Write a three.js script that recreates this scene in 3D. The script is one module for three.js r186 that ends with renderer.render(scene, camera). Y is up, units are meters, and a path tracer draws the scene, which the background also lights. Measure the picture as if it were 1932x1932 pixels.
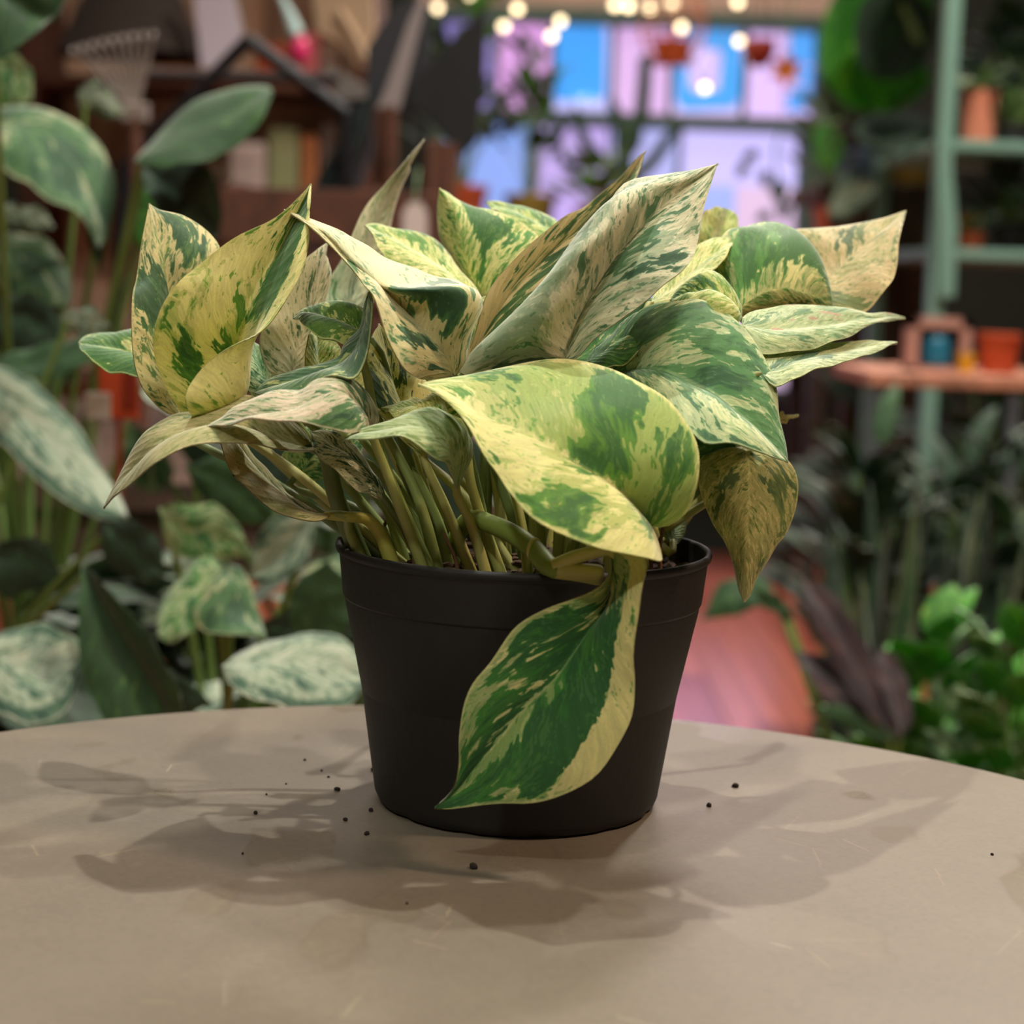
import * as THREE from 'three';
import { mergeGeometries } from 'three/addons/utils/BufferGeometryUtils.js';
import { RoundedBoxGeometry } from 'three/addons/geometries/RoundedBoxGeometry.js';
import { RectAreaLightUniformsLib } from 'three/addons/lights/RectAreaLightUniformsLib.js';

// ------------------------------------------------------------------ camera, lights, exposure
const scene = new THREE.Scene();
const TABLE = 0.75;                                   // height of the table top
const FOCAL = 3400, PITCH = 7.31 * Math.PI / 180, ROLL = 1.8 * Math.PI / 180;
const EYE = new THREE.Vector3(-0.0045, TABLE + 0.1822, 0.623);
const FORWARD = new THREE.Vector3(0, -Math.sin(PITCH), -Math.cos(PITCH));
const camera = new THREE.PerspectiveCamera(2 * Math.atan(966 / FOCAL) * 180 / Math.PI, 1, 0.02, 60);
camera.position.copy(EYE);
camera.up.set(-Math.sin(ROLL), Math.cos(ROLL), 0);
camera.lookAt(EYE.clone().add(FORWARD));
camera.focus = 0.60;
camera.userData.fStop = 9;
const renderer = new THREE.WebGLRenderer();
renderer.toneMapping = THREE.LinearToneMapping;
renderer.toneMappingExposure = 1.15;
renderer.shadowMap.enabled = true;
scene.background = new THREE.Color(0x05060a);
RectAreaLightUniformsLib.init();
const CEIL = 2.9;
const LAMPS = [                                        // ceiling spot lamps of the shop: x, y, z, colour, intensity, size, what it hangs near
  [-0.10, 2.55, -0.42, 0xfdfbf2, 5.2, 0.8, 'behind the round table'],
  [0.40, 2.55, -0.30, 0xfffaf0, 3.6, 1.6, 'beside the lamp behind the round table'],
  [-0.50, 2.25, 1.45, 0xfafaf0, 5.6, 3.0, 'over the near side of the round table'],
  [1.15, 2.40, 0.35, 0xffdcbc, 7.0, 4.0, 'over the aisle'],
  [0.45, 2.40, -3.2, 0xfff6f0, 6.0, 4.0, 'over the middle of the shop'],
  [-0.9, 2.60, -1.1, 0xfff2e0, 1.7, 4.0, 'over the pothos bench'],
  [0.85, 2.60, -1.55, 0xfff8ec, 12.0, 4.0, 'over the green plant shelf, added to brighten the shrubs'],  // added lamp, brightens the shrubs and shelf plants at the right
];
const FILL_PANELS = [[0.1, 1.3, 1.2, 1.2, 0xf6f8ea, 1.8], [-0.9, -2.9, 1.2, 0.6, 0xfff2e6, 3.0], [0.7, -3.9, 1.2, 0.6, 0xffeee6, 9.0]];   // added soft fill panels under the ceiling: x, z, width, length, colour, intensity

// ------------------------------------------------------------------ helpers
function rngOf(seed) { let s = seed >>> 0; return () => { s = (s + 0x6D2B79F5) >>> 0; let t = s; t = Math.imul(t ^ (t >>> 15), t | 1); t ^= t + Math.imul(t ^ (t >>> 7), t | 61); return ((t ^ (t >>> 14)) >>> 0) / 4294967296; }; }
const LAT = new Float32Array(65536); { const r = rngOf(7); for (let i = 0; i < 65536; i++) LAT[i] = r(); }
const lat = (x, y) => LAT[((x & 255) + ((y & 255) << 8))];
function noise(x, y) {                                 // value noise, 0..1
  const xi = Math.floor(x), yi = Math.floor(y); let a = x - xi, b = y - yi; a = a * a * (3 - 2 * a); b = b * b * (3 - 2 * b);
  const p = lat(xi, yi), q = lat(xi + 1, yi), r = lat(xi, yi + 1), s = lat(xi + 1, yi + 1);
  return p + (q - p) * a + (r - p) * b + (p - q - r + s) * a * b;
}
const fbm = (x, y) => noise(x, y) * 0.55 + noise(x * 2.1 + 17, y * 2.1 + 5) * 0.3 + noise(x * 4.3 + 3, y * 4.3 + 29) * 0.15;
const sm = (a, b, x) => { const t = Math.min(1, Math.max(0, (x - a) / (b - a))); return t * t * (3 - 2 * t); };
const used = {};
function numbered(n) { const k = used[n] = (used[n] ?? -1) + 1; return k ? `${n}_${String(k).padStart(3, '0')}` : n; }
const V3 = (x, y, z) => new THREE.Vector3(x, y, z);
const RIGHT = V3(1, 0, 0), UPV = new THREE.Vector3().crossVectors(RIGHT, FORWARD);
function at(px, py, z) {                               // the point of the plane z that stands at that place of the photograph
  const dx = px - 966, dy = py - 966, c = Math.cos(ROLL), s = Math.sin(ROLL);
  const d = FORWARD.clone().multiplyScalar(FOCAL).addScaledVector(RIGHT, dx * c + dy * s).addScaledVector(UPV, dx * s - dy * c);
  return EYE.clone().addScaledVector(d, (z - EYE.z) / d.z);
}
const scaleAt = (z) => (EYE.z - z) / Math.cos(PITCH) / FOCAL;   // metres per pixel, about
function thing(name, label, category, pos, group) {
  const o = new THREE.Group(); o.name = numbered(name); scene.add(o); o.position.copy(pos ?? V3(0, 0, 0));
  o.userData = { label, category }; if (group) o.userData.group = group;
  return o;
}
function shade(o) { o.castShadow = o.receiveShadow = true; return o; }
// part(): geometry in world coordinates, stored about the base of its thing
function part(parent, name, geo, mat) {
  let root = parent; while (root.parent && root.parent !== scene) root = root.parent;
  geo.translate(-root.position.x, -root.position.y, -root.position.z);
  const m = shade(new THREE.Mesh(geo, mat)); m.name = name; parent.add(m); return m;
}
function local(parent, name, geo, mat, pos, rot) { const m = shade(new THREE.Mesh(geo, mat)); m.name = name; parent.add(m); if (pos) m.position.copy(pos); if (rot) m.rotation.set(...rot); return m; }
function struct(name, geo, mat) { const m = shade(new THREE.Mesh(geo, mat)); m.name = name; m.userData = { kind: 'structure' }; scene.add(m); return m; }
const mat = (color, roughness = 0.7, extra = {}) => new THREE.MeshStandardMaterial({ color, roughness, ...extra });
const box = (x0, x1, y0, y1, z0, z1, r = 0) => { const w = x1 - x0, h = y1 - y0, d = z1 - z0; const g = r ? new RoundedBoxGeometry(w, h, d, 2, r) : new THREE.BoxGeometry(w, h, d); return g.translate((x0 + x1) / 2, (y0 + y1) / 2, (z0 + z1) / 2); };
function boxPx(x0, y0, x1, y1, z, depth, r = 0) { const a = at(x0, y1, z), b = at(x1, y0, z); return box(a.x, b.x, a.y, b.y, z - depth, z, r); }
const tube = (pts, r, seg = 16, rad = 8) => new THREE.TubeGeometry(new THREE.CatmullRomCurve3(pts), seg, r, rad, false);
function taper(pts, r0, r1, seg = 18, rad = 8) {        // a tube that tapers from r0 to r1
  const c = new THREE.CatmullRomCurve3(pts), g = new THREE.TubeGeometry(c, seg, 1, rad, false), p = g.attributes.position, v = V3();
  for (let i = 0; i <= seg; i++) { const q = c.getPointAt(i / seg), t = i / seg, r = (r0 + (r1 - r0) * t) * (seg >= 18 && t > 0.9 ? Math.sqrt(Math.max(0, 1 - ((t - 0.9) / 0.1) ** 2)) : 1); for (let j = 0; j <= rad; j++) { const k = i * (rad + 1) + j; v.fromBufferAttribute(p, k).sub(q).multiplyScalar(r).add(q); p.setXYZ(k, v.x, v.y, v.z); } }
  return g;
}
const lathe = (prof, seg = 48) => new THREE.LatheGeometry(prof.map(([r, y]) => new THREE.Vector2(r, y)), seg);
function dataTex(w, h, fn, srgb = true) {
  const d = new Uint8Array(w * h * 4), o = [0, 0, 0];
  for (let j = 0; j < h; j++) for (let i = 0; i < w; i++) { fn(i / w, j / h, o); const k = (j * w + i) * 4; d[k] = o[0]; d[k + 1] = o[1]; d[k + 2] = o[2]; d[k + 3] = 255; }
  const t = new THREE.DataTexture(d, w, h); t.magFilter = t.minFilter = THREE.LinearFilter; t.wrapS = t.wrapT = THREE.RepeatWrapping; if (srgb) t.colorSpace = THREE.SRGBColorSpace; t.needsUpdate = true; return t;
}

// ------------------------------------------------------------------ leaves: a sheet lofted from midrib to both edges
function polyline(pts) {                               // smooth curve through points, by its own length
  const c = new THREE.CatmullRomCurve3(pts, false, 'centripetal'); c.arcLengthDivisions = 120; return (t) => c.getPointAt(Math.min(1, Math.max(0, t)));
}
function loft(M, A, B, { AM, BM, k = 0.1, nv = 36, nu = 8, thick = 0.0006, ripple = 0.0012, seed = 1 } = {}) {
  const cm = polyline(M), ca = polyline(A), cb = polyline(B), cam = AM && polyline(AM), cbm = BM && polyline(BM);
  const cols = 2 * nu + 1, P = [], UV = [];
  for (let i = 0; i <= nv; i++) {
    const v = i / nv, m = cm(v), tan = cm(Math.min(1, v + 0.02)).sub(cm(Math.max(0, v - 0.02))).normalize();
    for (let j = -nu; j <= nu; j++) {
      const s = Math.abs(j) / nu, e = (j < 0 ? ca : cb)(v), hc = j < 0 ? cam : cbm;
      let h;
      if (hc) h = hc(v);
      else { const across = e.clone().sub(m), n = across.clone().cross(tan); if (n.z < 0) n.negate(); n.normalize(); h = m.clone().add(e).multiplyScalar(0.5).addScaledVector(n, k * across.length()); }
      const p = m.clone().multiplyScalar((1 - s) * (1 - 2 * s)).addScaledVector(h, 4 * s * (1 - s)).addScaledVector(e, s * (2 * s - 1));
      const w = ripple * s * s * Math.sin(Math.PI * v); p.z += w * (noise(v * 7 + seed * 3.7, j < 0 ? 3 : 9) - 0.5) * 2; p.y += w * (noise(v * 9 + seed * 1.3, j < 0 ? 23 : 29) - 0.5) * 2;
      const q = ripple * 0.7, jj = j / nu * 2.2; p.z += q * (noise(v * 8 + seed * 2.1, jj + 40) - 0.5); p.y += q * (noise(v * 8 + seed * 5.3, jj + 80) - 0.5);
      P.push(p); UV.push(0.5 + 0.5 * j / nu, v);
    }
  }
  const id = (i, j) => i * cols + j, N = P.map(() => V3(0, 0, 0));
  const du = V3(), dv = V3();
  for (let i = 0; i <= nv; i++) for (let j = 0; j < cols; j++) {
    du.copy(P[id(i, Math.min(cols - 1, j + 1))]).sub(P[id(i, Math.max(0, j - 1))]); dv.copy(P[id(Math.min(nv, i + 1), j)]).sub(P[id(Math.max(0, i - 1), j)]);
    N[id(i, j)].crossVectors(du, dv); if (N[id(i, j)].lengthSq() < 1e-18) N[id(i, j)].set(0, 0, 1); N[id(i, j)].normalize();
  }
  const n = P.length, pos = new Float32Array(n * 6), nor = new Float32Array(n * 6), uv = new Float32Array(n * 4), idx = [];
  for (let q = 0; q < n; q++) for (const [o, sg] of [[0, 1], [n, -1]]) {
    const p = P[q], m = N[q]; pos.set([p.x + m.x * sg * thick / 2, p.y + m.y * sg * thick / 2, p.z + m.z * sg * thick / 2], (q + o) * 3); nor.set([m.x * sg, m.y * sg, m.z * sg], (q + o) * 3); uv.set([UV[q * 2], UV[q * 2 + 1]], (q + o) * 2);
  }
  const quad = (a, b, c, d) => idx.push(a, b, c, a, c, d);
  for (let i = 0; i < nv; i++) for (let j = 0; j < cols - 1; j++) { quad(id(i, j), id(i, j + 1), id(i + 1, j + 1), id(i + 1, j)); quad(n + id(i, j), n + id(i + 1, j), n + id(i + 1, j + 1), n + id(i, j + 1)); }
  for (let i = 0; i < nv; i++) { quad(id(i, 0), id(i + 1, 0), n + id(i + 1, 0), n + id(i, 0)); quad(id(i, cols - 1), n + id(i, cols - 1), n + id(i + 1, cols - 1), id(i + 1, cols - 1)); }
  const g = new THREE.BufferGeometry(); g.setAttribute('position', new THREE.BufferAttribute(pos, 3)); g.setAttribute('normal', new THREE.BufferAttribute(nor, 3)); g.setAttribute('uv', new THREE.BufferAttribute(uv, 2)); g.setIndex(idx);
  return g;
}
const along = (list, t) => { if (typeof list === 'number') return list; const x = t * (list.length - 1), i = Math.min(list.length - 2, Math.floor(x)); return list.length < 2 ? list[0] : list[i] + (list[i + 1] - list[i]) * (x - i); };
// leaf from places in the photograph: m midrib, a and b the edges (all base to tip), z depth along the midrib, da / db how far the edges stand before or behind it
function leafCurves({ m, a, b, z, da = 0, db = 0, am, bm, dam, dbm }) {
  const pair = (f) => { const o = []; for (let i = 0; i < f.length; i += 2) o.push([f[i], f[i + 1]]); return o; };
  const M = pair(m), base = M[0], tip = M[M.length - 1];
  const curve = (f, d) => { const p = [base, ...pair(f), tip], n = p.length - 1; return p.map(([x, y], i) => { const t = i / n, off = Array.isArray(d) ? along(d, t) : d * Math.sqrt(Math.sin(Math.PI * t)); return at(x, y, along(z, t) + off); }); };
  return { M: M.map(([x, y], i) => at(x, y, along(z, i / (M.length - 1)))), A: curve(a, da), B: curve(b, db), AM: am && curve(am, dam ?? along(da, 0.5) / 2), BM: bm && curve(bm, dbm ?? along(db, 0.5) / 2) };
}
const C = (h) => [(h >> 16) & 255, (h >> 8) & 255, h & 255];
function leafTex({ cream = 0xe2d99a, green = 0x4f8a2c, dark = 0x1f5a2a, ghost = 0xa2b070, G = -0.2, H = -0.1, S = 0.72, patches = [], scar, F = 1.25, seed = 1, w = 384, h = 512, edge = 0.7 }) {
  cream = C(cream); green = C(green); dark = C(dark); ghost = C(ghost); const sx = seed * 13.37;
  const spot = scar ? C(0xc09a7c) : null;
  return dataTex(w, h, (x, y, o) => {
    const u = x * 2 - 1, v = y, au = Math.abs(u), side = u < 0 ? 0 : 41;
    const wob = (noise(u * 3 + sx, v * 4 + sx) - 0.5) * 0.06 + (noise(u * 11 + sx, v * 16 + 7) - 0.5) * 0.022, a = v - 0.46 * au * (1 - 0.25 * au) + wob, ab = au + (noise(u * 13 + 50, v * 15 + sx) - 0.5) * 0.07;
    const n1 = fbm(a * 7 + side + sx, au * 1.9 + sx) - 0.5, n2 = fbm(a * 9 + side + sx + 71, au * 2.4 + 5) - 0.5, n3 = noise(a * 5 + side + 3, au * 2 + sx) - 0.5;
    const s1 = fbm(a * 22 * F + side, ab * 5.5 * F + sx) - 0.5, s2 = fbm(a * 38 * F + side + sx, ab * 9 * F + 31) - 0.5, s3 = fbm(a * 74 * F + side + 9, ab * 16 * F + sx) - 0.5, s4 = noise(a * 190 + side, au * 9 + sx) - 0.5;
    let p = 0, ph = 0;
    for (const [u0, u1, v0, v1, q, qh] of patches) { const wv = v + s1 * 0.14 - 0.2 * au, uu = u + s2 * 0.16, f = sm(u0 - 0.05, u0 + 0.05, uu) * (1 - sm(u1 - 0.05, u1 + 0.05, uu)) * sm(v0 - 0.04, v0 + 0.04, wv) * (1 - sm(v1 - 0.04, v1 + 0.04, wv)); p += q * f; ph += (qh ?? q * 0.4) * f; }
    const g = G + n1 * 1.5 + p + s1 * 1.25 + s2 * 0.7, gh = H + n2 * 1.4 + ph + s2 * 1.3, gj = H - 0.22 + n1 * 0.9 - n2 * 0.7 + ph + s3 * 1.2;
    const mg = sm(-0.02, 0.02, g), mh = sm(-0.02, 0.02, gh) * 0.55, mj = sm(-0.02, 0.02, gj) * 0.3, deep = sm(0.0, 0.6, g + n3 * 0.9 + s3 * 0.6);
    const s5 = fbm(a * 52 * F + side + 55, ab * 14 * F + sx) - 0.5, spk = Math.max(sm(S - 0.6, S - 0.57, s2 * 0.7 + s3 * 0.6 + n2 * 0.3), sm(S - 0.51, S - 0.48, s5 + n2 * 0.25) * 0.8), paleStreak = sm(0.1, 0.16, s3 + n2 * 0.4) * 0.3;  // last term: lighter streaks inside the green marbling
    const rim = sm(0.945, 0.985, au) * edge, mid = (1 - sm(0.012, 0.03, au)) * 0.35, gr = 1 + (noise(x * w * 0.6, y * h * 0.6) - 0.5) * 0.06 + s4 * 0.1;
    const sc = scar ? sm(0.02, 0.08, fbm(u * 4 + 7, v * 9 + 3) - 0.62 + sm(0.5, 0, Math.abs(u - scar[0])) * sm(0.35, 0, Math.abs(v - scar[1])) * 0.35 - 0.1) : 0;
    for (let i = 0; i < 3; i++) {
      let c = cream[i] + (ghost[i] - cream[i]) * mh; c += (green[i] - c) * mj;
      c += (green[i] + (dark[i] - green[i]) * deep - c) * spk * 0.7 * (1 - mg);
      let gc = green[i] + (dark[i] - green[i]) * deep; gc += (ghost[i] - gc) * paleStreak; c += (gc - c) * mg;
      c += (cream[i] - c) * rim; c += (cream[i] - c) * mid; if (spot) c += (spot[i] - c) * sc * 0.85;
      o[i] = Math.max(0, Math.min(255, c * gr));
    }
  });
}
// fine corrugation of the side veins, shared by all leaves
const VEINS = dataTex(256, 512, (x, y, o) => { const u = Math.abs(x * 2 - 1), a = y - 0.26 * u; const q = 0.5 + 0.5 * Math.sin(a * 2 * Math.PI * 16), e = noise(x * 60, y * 90); o[0] = o[1] = o[2] = 255 * (0.25 + 0.5 * Math.pow(q, 2) + 0.2 * e - 0.25 * (1 - sm(0, 0.05, u))); }, false);
const leafMat = (map, extra = {}) => new THREE.MeshPhysicalMaterial({ map, roughness: 0.92, transmission: 0.4, thickness: 0, clearcoat: 0.18, clearcoatRoughness: 0.42, bumpMap: VEINS, bumpScale: 0.0002, side: THREE.DoubleSide, ...extra });

// ------------------------------------------------------------------ the room
const wood = (r, g, b, seed, k = 1) => dataTex(256, 512, (x, y, o) => { const n = fbm(x * 26 * k + seed, y * 3 + seed) - 0.5, q = noise(x * 90 + seed, y * 7) - 0.5, f = 1 + n * 0.5 + q * 0.22; o[0] = Math.min(255, r * f); o[1] = Math.min(255, g * f); o[2] = Math.min(255, b * f); });
const X0 = -2.4, X1 = 2.6, Z0 = -5.7, Z1 = 2.6;
const wallMat = mat(0x323c34, 0.9), beige = mat(0xe6ccba, 0.85), frameMat = mat(0x5d7a72, 0.6);
struct('ceiling', box(X0 - 0.15, X1 + 0.15, CEIL, CEIL + 0.15, Z0 - 0.15, Z1 + 0.15), mat(0xb0a89c, 0.95));
struct('wall_left', box(X0 - 0.15, X0, 0, CEIL, Z0, Z1), wallMat);
struct('wall_right', box(X1, X1 + 0.15, 0, CEIL, Z0, Z1), wallMat);
struct('wall_front', box(X0 - 0.15, X1 + 0.15, 0, CEIL, Z1, Z1 + 0.15), mat(0xb8ab9a, 0.9));
{
  const f = struct('floor', box(X0 - 0.15, X1 + 0.15, -0.2, -0.02, Z0 - 0.15, Z1 + 0.15), mat(0x2a1a12, 0.9)), r = rngOf(5);
  const mats = [wood(190, 108, 78, 1), wood(204, 120, 88, 2), wood(176, 96, 70, 3), wood(196, 114, 90, 4)].map((m) => new THREE.MeshStandardMaterial({ map: m, roughness: 0.27 }));
  const bw = 0.125, shapes = {};
  for (let i = 0, x = X0; x < X1 - 0.01; x += bw, i++) {
    let z = Z0 - r() * 1.4;
    while (z < Z1) { const a = Math.max(Z0, z), b = Math.min(Z1, z + 2.2); if (b - a > 0.1) { const g = new THREE.BoxGeometry(bw - 0.003, 0.02, b - a - 0.003), m = shade(new THREE.Mesh(g, mats[Math.floor(r() * 4)])); m.name = 'floor_board'; m.position.set(x + bw / 2, -0.01 - 0.02 * 0 + (r() - 0.5) * 0.0012, (a + b) / 2); f.add(m); } z += 2.2; }
  }
}
// window wall: opening filled by the shop window
const WA = at(835, 40, Z0), WB = at(1548, 40, Z0), WLOW = 0.55, WTOP = (WA.y + WB.y) / 2, WBAR = at(1190, 228, Z0).y;
{
  const back = struct('wall_back', mergeGeometries([box(X0 - 0.15, WA.x, 0, CEIL, Z0 - 0.15, Z0), box(WB.x, X1 + 0.15, 0, CEIL, Z0 - 0.15, Z0), box(WA.x, WB.x, WTOP, CEIL, Z0 - 0.15, Z0), box(WA.x, WB.x, 0, WLOW, Z0 - 0.15, Z0)]), wallMat);
  const t1 = struct('trim_1', box(WA.x - 0.1, WB.x + 0.1, WTOP + 0.03, WTOP + 0.45, Z0, Z0 + 0.03, 0.006), beige);
  const win = new THREE.Group(); win.name = 'window_1'; win.userData = { kind: 'structure', label: 'bright lilac shop window behind the plants' }; scene.add(win);
  const put = (n, g, m) => { const o = shade(new THREE.Mesh(g, m)); o.name = n; win.add(o); return o; };
  const fr = 0.035;
  put('window_frame', mergeGeometries([box(WA.x, WB.x, WTOP - fr * 0.4, WTOP + fr, Z0 - 0.1, Z0 + 0.04), box(WA.x, WB.x, WLOW, WLOW + fr, Z0 - 0.1, Z0 + 0.04), box(WA.x - fr, WA.x, WLOW, WTOP, Z0 - 0.1, Z0 + 0.04), box(WB.x - 0.01, WB.x + fr, WLOW, WTOP, Z0 - 0.1, Z0 + 0.04)]), frameMat);
  put('transom_bar', box(WA.x, WB.x, WBAR - 0.022, WBAR + 0.022, Z0 - 0.09, Z0 + 0.05, 0.004), frameMat);
  const px = (x) => at(x, 228, Z0).x, zz = Z0 - 0.06;
  const glow = (c, k) => new THREE.MeshStandardMaterial({ color: 0x8888aa, roughness: 0.3, emissive: c, emissiveIntensity: k * 0.95 });
  const up = [[835, 928, 0x8f7fd0, 0.7], [934, 1036, 0xe6a0ea, 0.85], [1042, 1150, 0xb9b4f4, 1.0], [1156, 1262, 0xe2b2ee, 0.85], [1268, 1400, 0xd6bdf4, 1.0], [1406, 1548, 0xdcbaf6, 1.0]];
  for (const [a, b, c, k] of up) { put('pane', box(px(a), px(b), WBAR, WTOP, zz - 0.01, zz), glow(c, k)); put('mullion', box(px(b) - 0.004, px(b) + 0.016, WBAR, WTOP, Z0 - 0.08, Z0 - 0.03), frameMat); }
  const yb = at(1400, 350, Z0).y;
  const low = [[835, 1010, WLOW, WBAR, 0x82a8f4, 0.9], [1016, 1150, WLOW, WBAR, 0xc2a8f0, 0.9], [1156, 1280, WLOW, WBAR, 0xb0b4f4, 0.9], [1288, 1512, yb, WBAR, 0xc4baf8, 1.05], [1288, 1398, WLOW, yb, 0x9cb2f6, 0.95], [1398, 1512, WLOW, yb, 0xe0bfe0, 0.95]];
  for (const [a, b, y0, y1, c, k] of low) put('pane', box(px(a), px(b), y0, y1, zz - 0.01, zz), glow(c, k));
  for (const x of [1010, 1150]) put('mullion', box(px(x), px(x) + 0.012, WLOW, WBAR, Z0 - 0.08, Z0 - 0.02), frameMat);
  put('mullion', box(px(1280), px(1288), WLOW, WBAR, Z0 - 0.08, Z0 + 0.02), frameMat);
  put('mullion', box(px(1512), px(1530), WLOW, WBAR, Z0 - 0.08, Z0 + 0.02), frameMat);
  // blue lettering film on the upper panes
  const blue = new THREE.MeshPhysicalMaterial({ color: 0xa6f0ff, roughness: 0.05, transmission: 1, thickness: 0 }), zl = zz + 0.012;
  const film = (pts, hole) => { const s = new THREE.Shape(pts.map(([x, y]) => { const p = at(x, y, zl); return new THREE.Vector2(p.x, p.y); })); const g = new THREE.ExtrudeGeometry(s, { depth: 0.002, bevelEnabled: false }); g.translate(0, 0, zl); put('letter_film', g, blue); };
  const rr = (x0, y0, x1, y1, r) => { const o = []; for (const [cx, cy, a] of [[x1 - r, y0 + r, -90], [x1 - r, y1 - r, 0], [x0 + r, y1 - r, 90], [x0 + r, y0 + r, 180]]) for (let k = 0; k <= 4; k++) { const q = (a + k * 22.5) * Math.PI / 180; o.push([cx + r * Math.cos(q), cy + r * Math.sin(q)]); } return o; };
  film(rr(1042, 46, 1142, 190, 18)); film([[1330, 46], [1398, 46], [1398, 180], [1385, 204], [1290, 208], [1274, 190], [1274, 126], [1296, 126], [1300, 164], [1318, 176], [1356, 168], [1362, 96], [1330, 92]]);
  film(rr(1280, 50, 1322, 88, 16)); film(rr(1490, 50, 1540, 124, 14)); film(rr(1494, 126, 1536, 158, 14)); film([[1500, 162], [1536, 160], [1540, 206], [1482, 210], [1486, 180]]);
  const L = new THREE.RectAreaLight(0xc8b8f8, 1.2, WB.x - WA.x, WTOP - WLOW); L.name = 'window_glow'; L.position.set((WA.x + WB.x) / 2, (WTOP + WLOW) / 2, Z0 + 0.06); L.rotation.y = Math.PI; scene.add(L); 
}
// added fill panels, then the ceiling lamps
for (const [x, z, w, l, c, I] of FILL_PANELS) {
  const t = thing('added_fill_panel_light', `added flat white fill panel light ${z > 0 ? 'above the round table' : x < 0 ? 'above the garden tools' : 'near the shop window'}`, 'lamp', V3(x, CEIL - 0.03, z), 'added ceiling fill panels');
  local(t, 'panel_frame', mergeGeometries([box(-w / 2 - 0.03, w / 2 + 0.03, 0.005, 0.03, -l / 2 - 0.03, l / 2 + 0.03)]), mat(0xe8e6e0, 0.5));
  local(t, 'diffuser', box(-w / 2, w / 2, -0.004, 0.005, -l / 2, l / 2), new THREE.MeshStandardMaterial({ color: 0xffffff, emissive: c, emissiveIntensity: 1 }));
  const L = new THREE.RectAreaLight(c, I, w, l); L.name = 'added_fill_panel_light'; L.position.set(x, CEIL - 0.04, z); L.rotation.x = -Math.PI / 2; scene.add(L);
}
for (const [x, y, z, c, I, size, where] of LAMPS) {
  const t = thing('ceiling_spotlight', `black can lamp hanging ${where}`, 'lamp', V3(x, y, z), 'ceiling lamps of the shop'), black = mat(0x15130f, 0.5);
  local(t, 'can', lathe([[0.052, -0.02], [0.055, -0.02], [0.055, 0.09], [0.02, 0.1], [0.018, 0.098], [0.05, 0.088], [0.052, -0.02]], 24), black);
  local(t, 'rod', new THREE.CylinderGeometry(0.006, 0.006, CEIL - y - 0.1, 8), black, V3(0, 0.1 + (CEIL - y - 0.1) / 2, 0));
  local(t, 'bulb', new THREE.SphereGeometry(0.03, 16, 12), new THREE.MeshStandardMaterial({ color: 0xffffff, emissive: c, emissiveIntensity: 2 }), V3(0, 0.03, 0));
  const l = new THREE.SpotLight(c, I, 0, 1.15, 0.4); l.name = 'ceiling_spotlight'; l.position.set(x, y - 0.005, z); l.target.position.set(x, 0, z); l.castShadow = true; l.shadow.radius = size; scene.add(l, l.target);
}

// ------------------------------------------------------------------ the round table
{
  const cx = -0.0168, cz = 0.1509, R = 0.292;
  const t = thing('round_table', 'round taupe side table carrying the potted plant', 'table', V3(cx, 0, cz)), r = rngOf(3);
  const scr = []; for (let i = 0; i < 150; i++) scr.push([r(), r(), r() * 3.1, 0.01 + r() * 0.03, r()]);
  const top = dataTex(1024, 1024, (x, y, o) => {
    const n = fbm(x * 9, y * 9) - 0.5, b = noise(x * 420, y * 420) - 0.5, c = noise(x * 900, y * 900) - 0.5, w = sm(0.14, 0.2, fbm(x * 15 + 40, y * 11 + 8) - 0.5) * 0.05;
    const f = 1 + n * 0.08 + b * 0.06 + c * 0.05 + w; o[0] = 114 * f; o[1] = 105 * f; o[2] = 91 * f;
  });
  { const d = top.image.data; for (const [x, y, a, l, k] of scr) for (let s = 0; s < 1; s += 0.004) { const i = Math.floor((x + Math.cos(a) * l * s) * 1024), j = Math.floor((y + Math.sin(a) * l * s) * 1024); if (i < 0 || j < 0 || i > 1023 || j > 1023) continue; const q = (j * 1024 + i) * 4; for (let e = 0; e < 3; e++) d[q + e] = Math.min(255, d[q + e] * (1.008 + 0.016 * k)); } }
  const g = lathe([[0, TABLE - 0.028], [R - 0.012, TABLE - 0.028], [R - 0.002, TABLE - 0.02], [R, TABLE - 0.006], [R - 0.0015, TABLE - 0.0015], [R - 0.005, TABLE], [R * 0.6, TABLE], [0, TABLE]], 160), p = g.attributes.position, uv = g.attributes.uv;
  for (let i = 0; i < p.count; i++) uv.setXY(i, 0.5 + p.getX(i) / 0.62, 0.5 + p.getZ(i) / 0.62);
  const rough = dataTex(512, 512, (x, y, o) => { const f = 0.46 + 0.2 * (fbm(x * 12, y * 12) - 0.5) - 0.16 * sm(0.13, 0.17, fbm(x * 15 + 40, y * 11 + 8) - 0.5); o[0] = o[1] = o[2] = 255 * f; }, false);
  local(t, 'table_top', g, new THREE.MeshStandardMaterial({ map: top, roughness: 1, roughnessMap: rough }));
  const dk = mat(0x2b2826, 0.5);
  local(t, 'pedestal', lathe([[0, TABLE - 0.028], [0.08, TABLE - 0.028], [0.078, TABLE - 0.04], [0.03, TABLE - 0.05], [0.026, 0.06], [0.03, 0.04], [0, 0.04]], 32), dk);
  local(t, 'table_base', lathe([[0, 0.04], [0.03, 0.04], [0.1, 0.03], [0.2, 0.02], [0.21, 0.01], [0.21, 0], [0, 0]], 48), dk);
}

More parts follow.
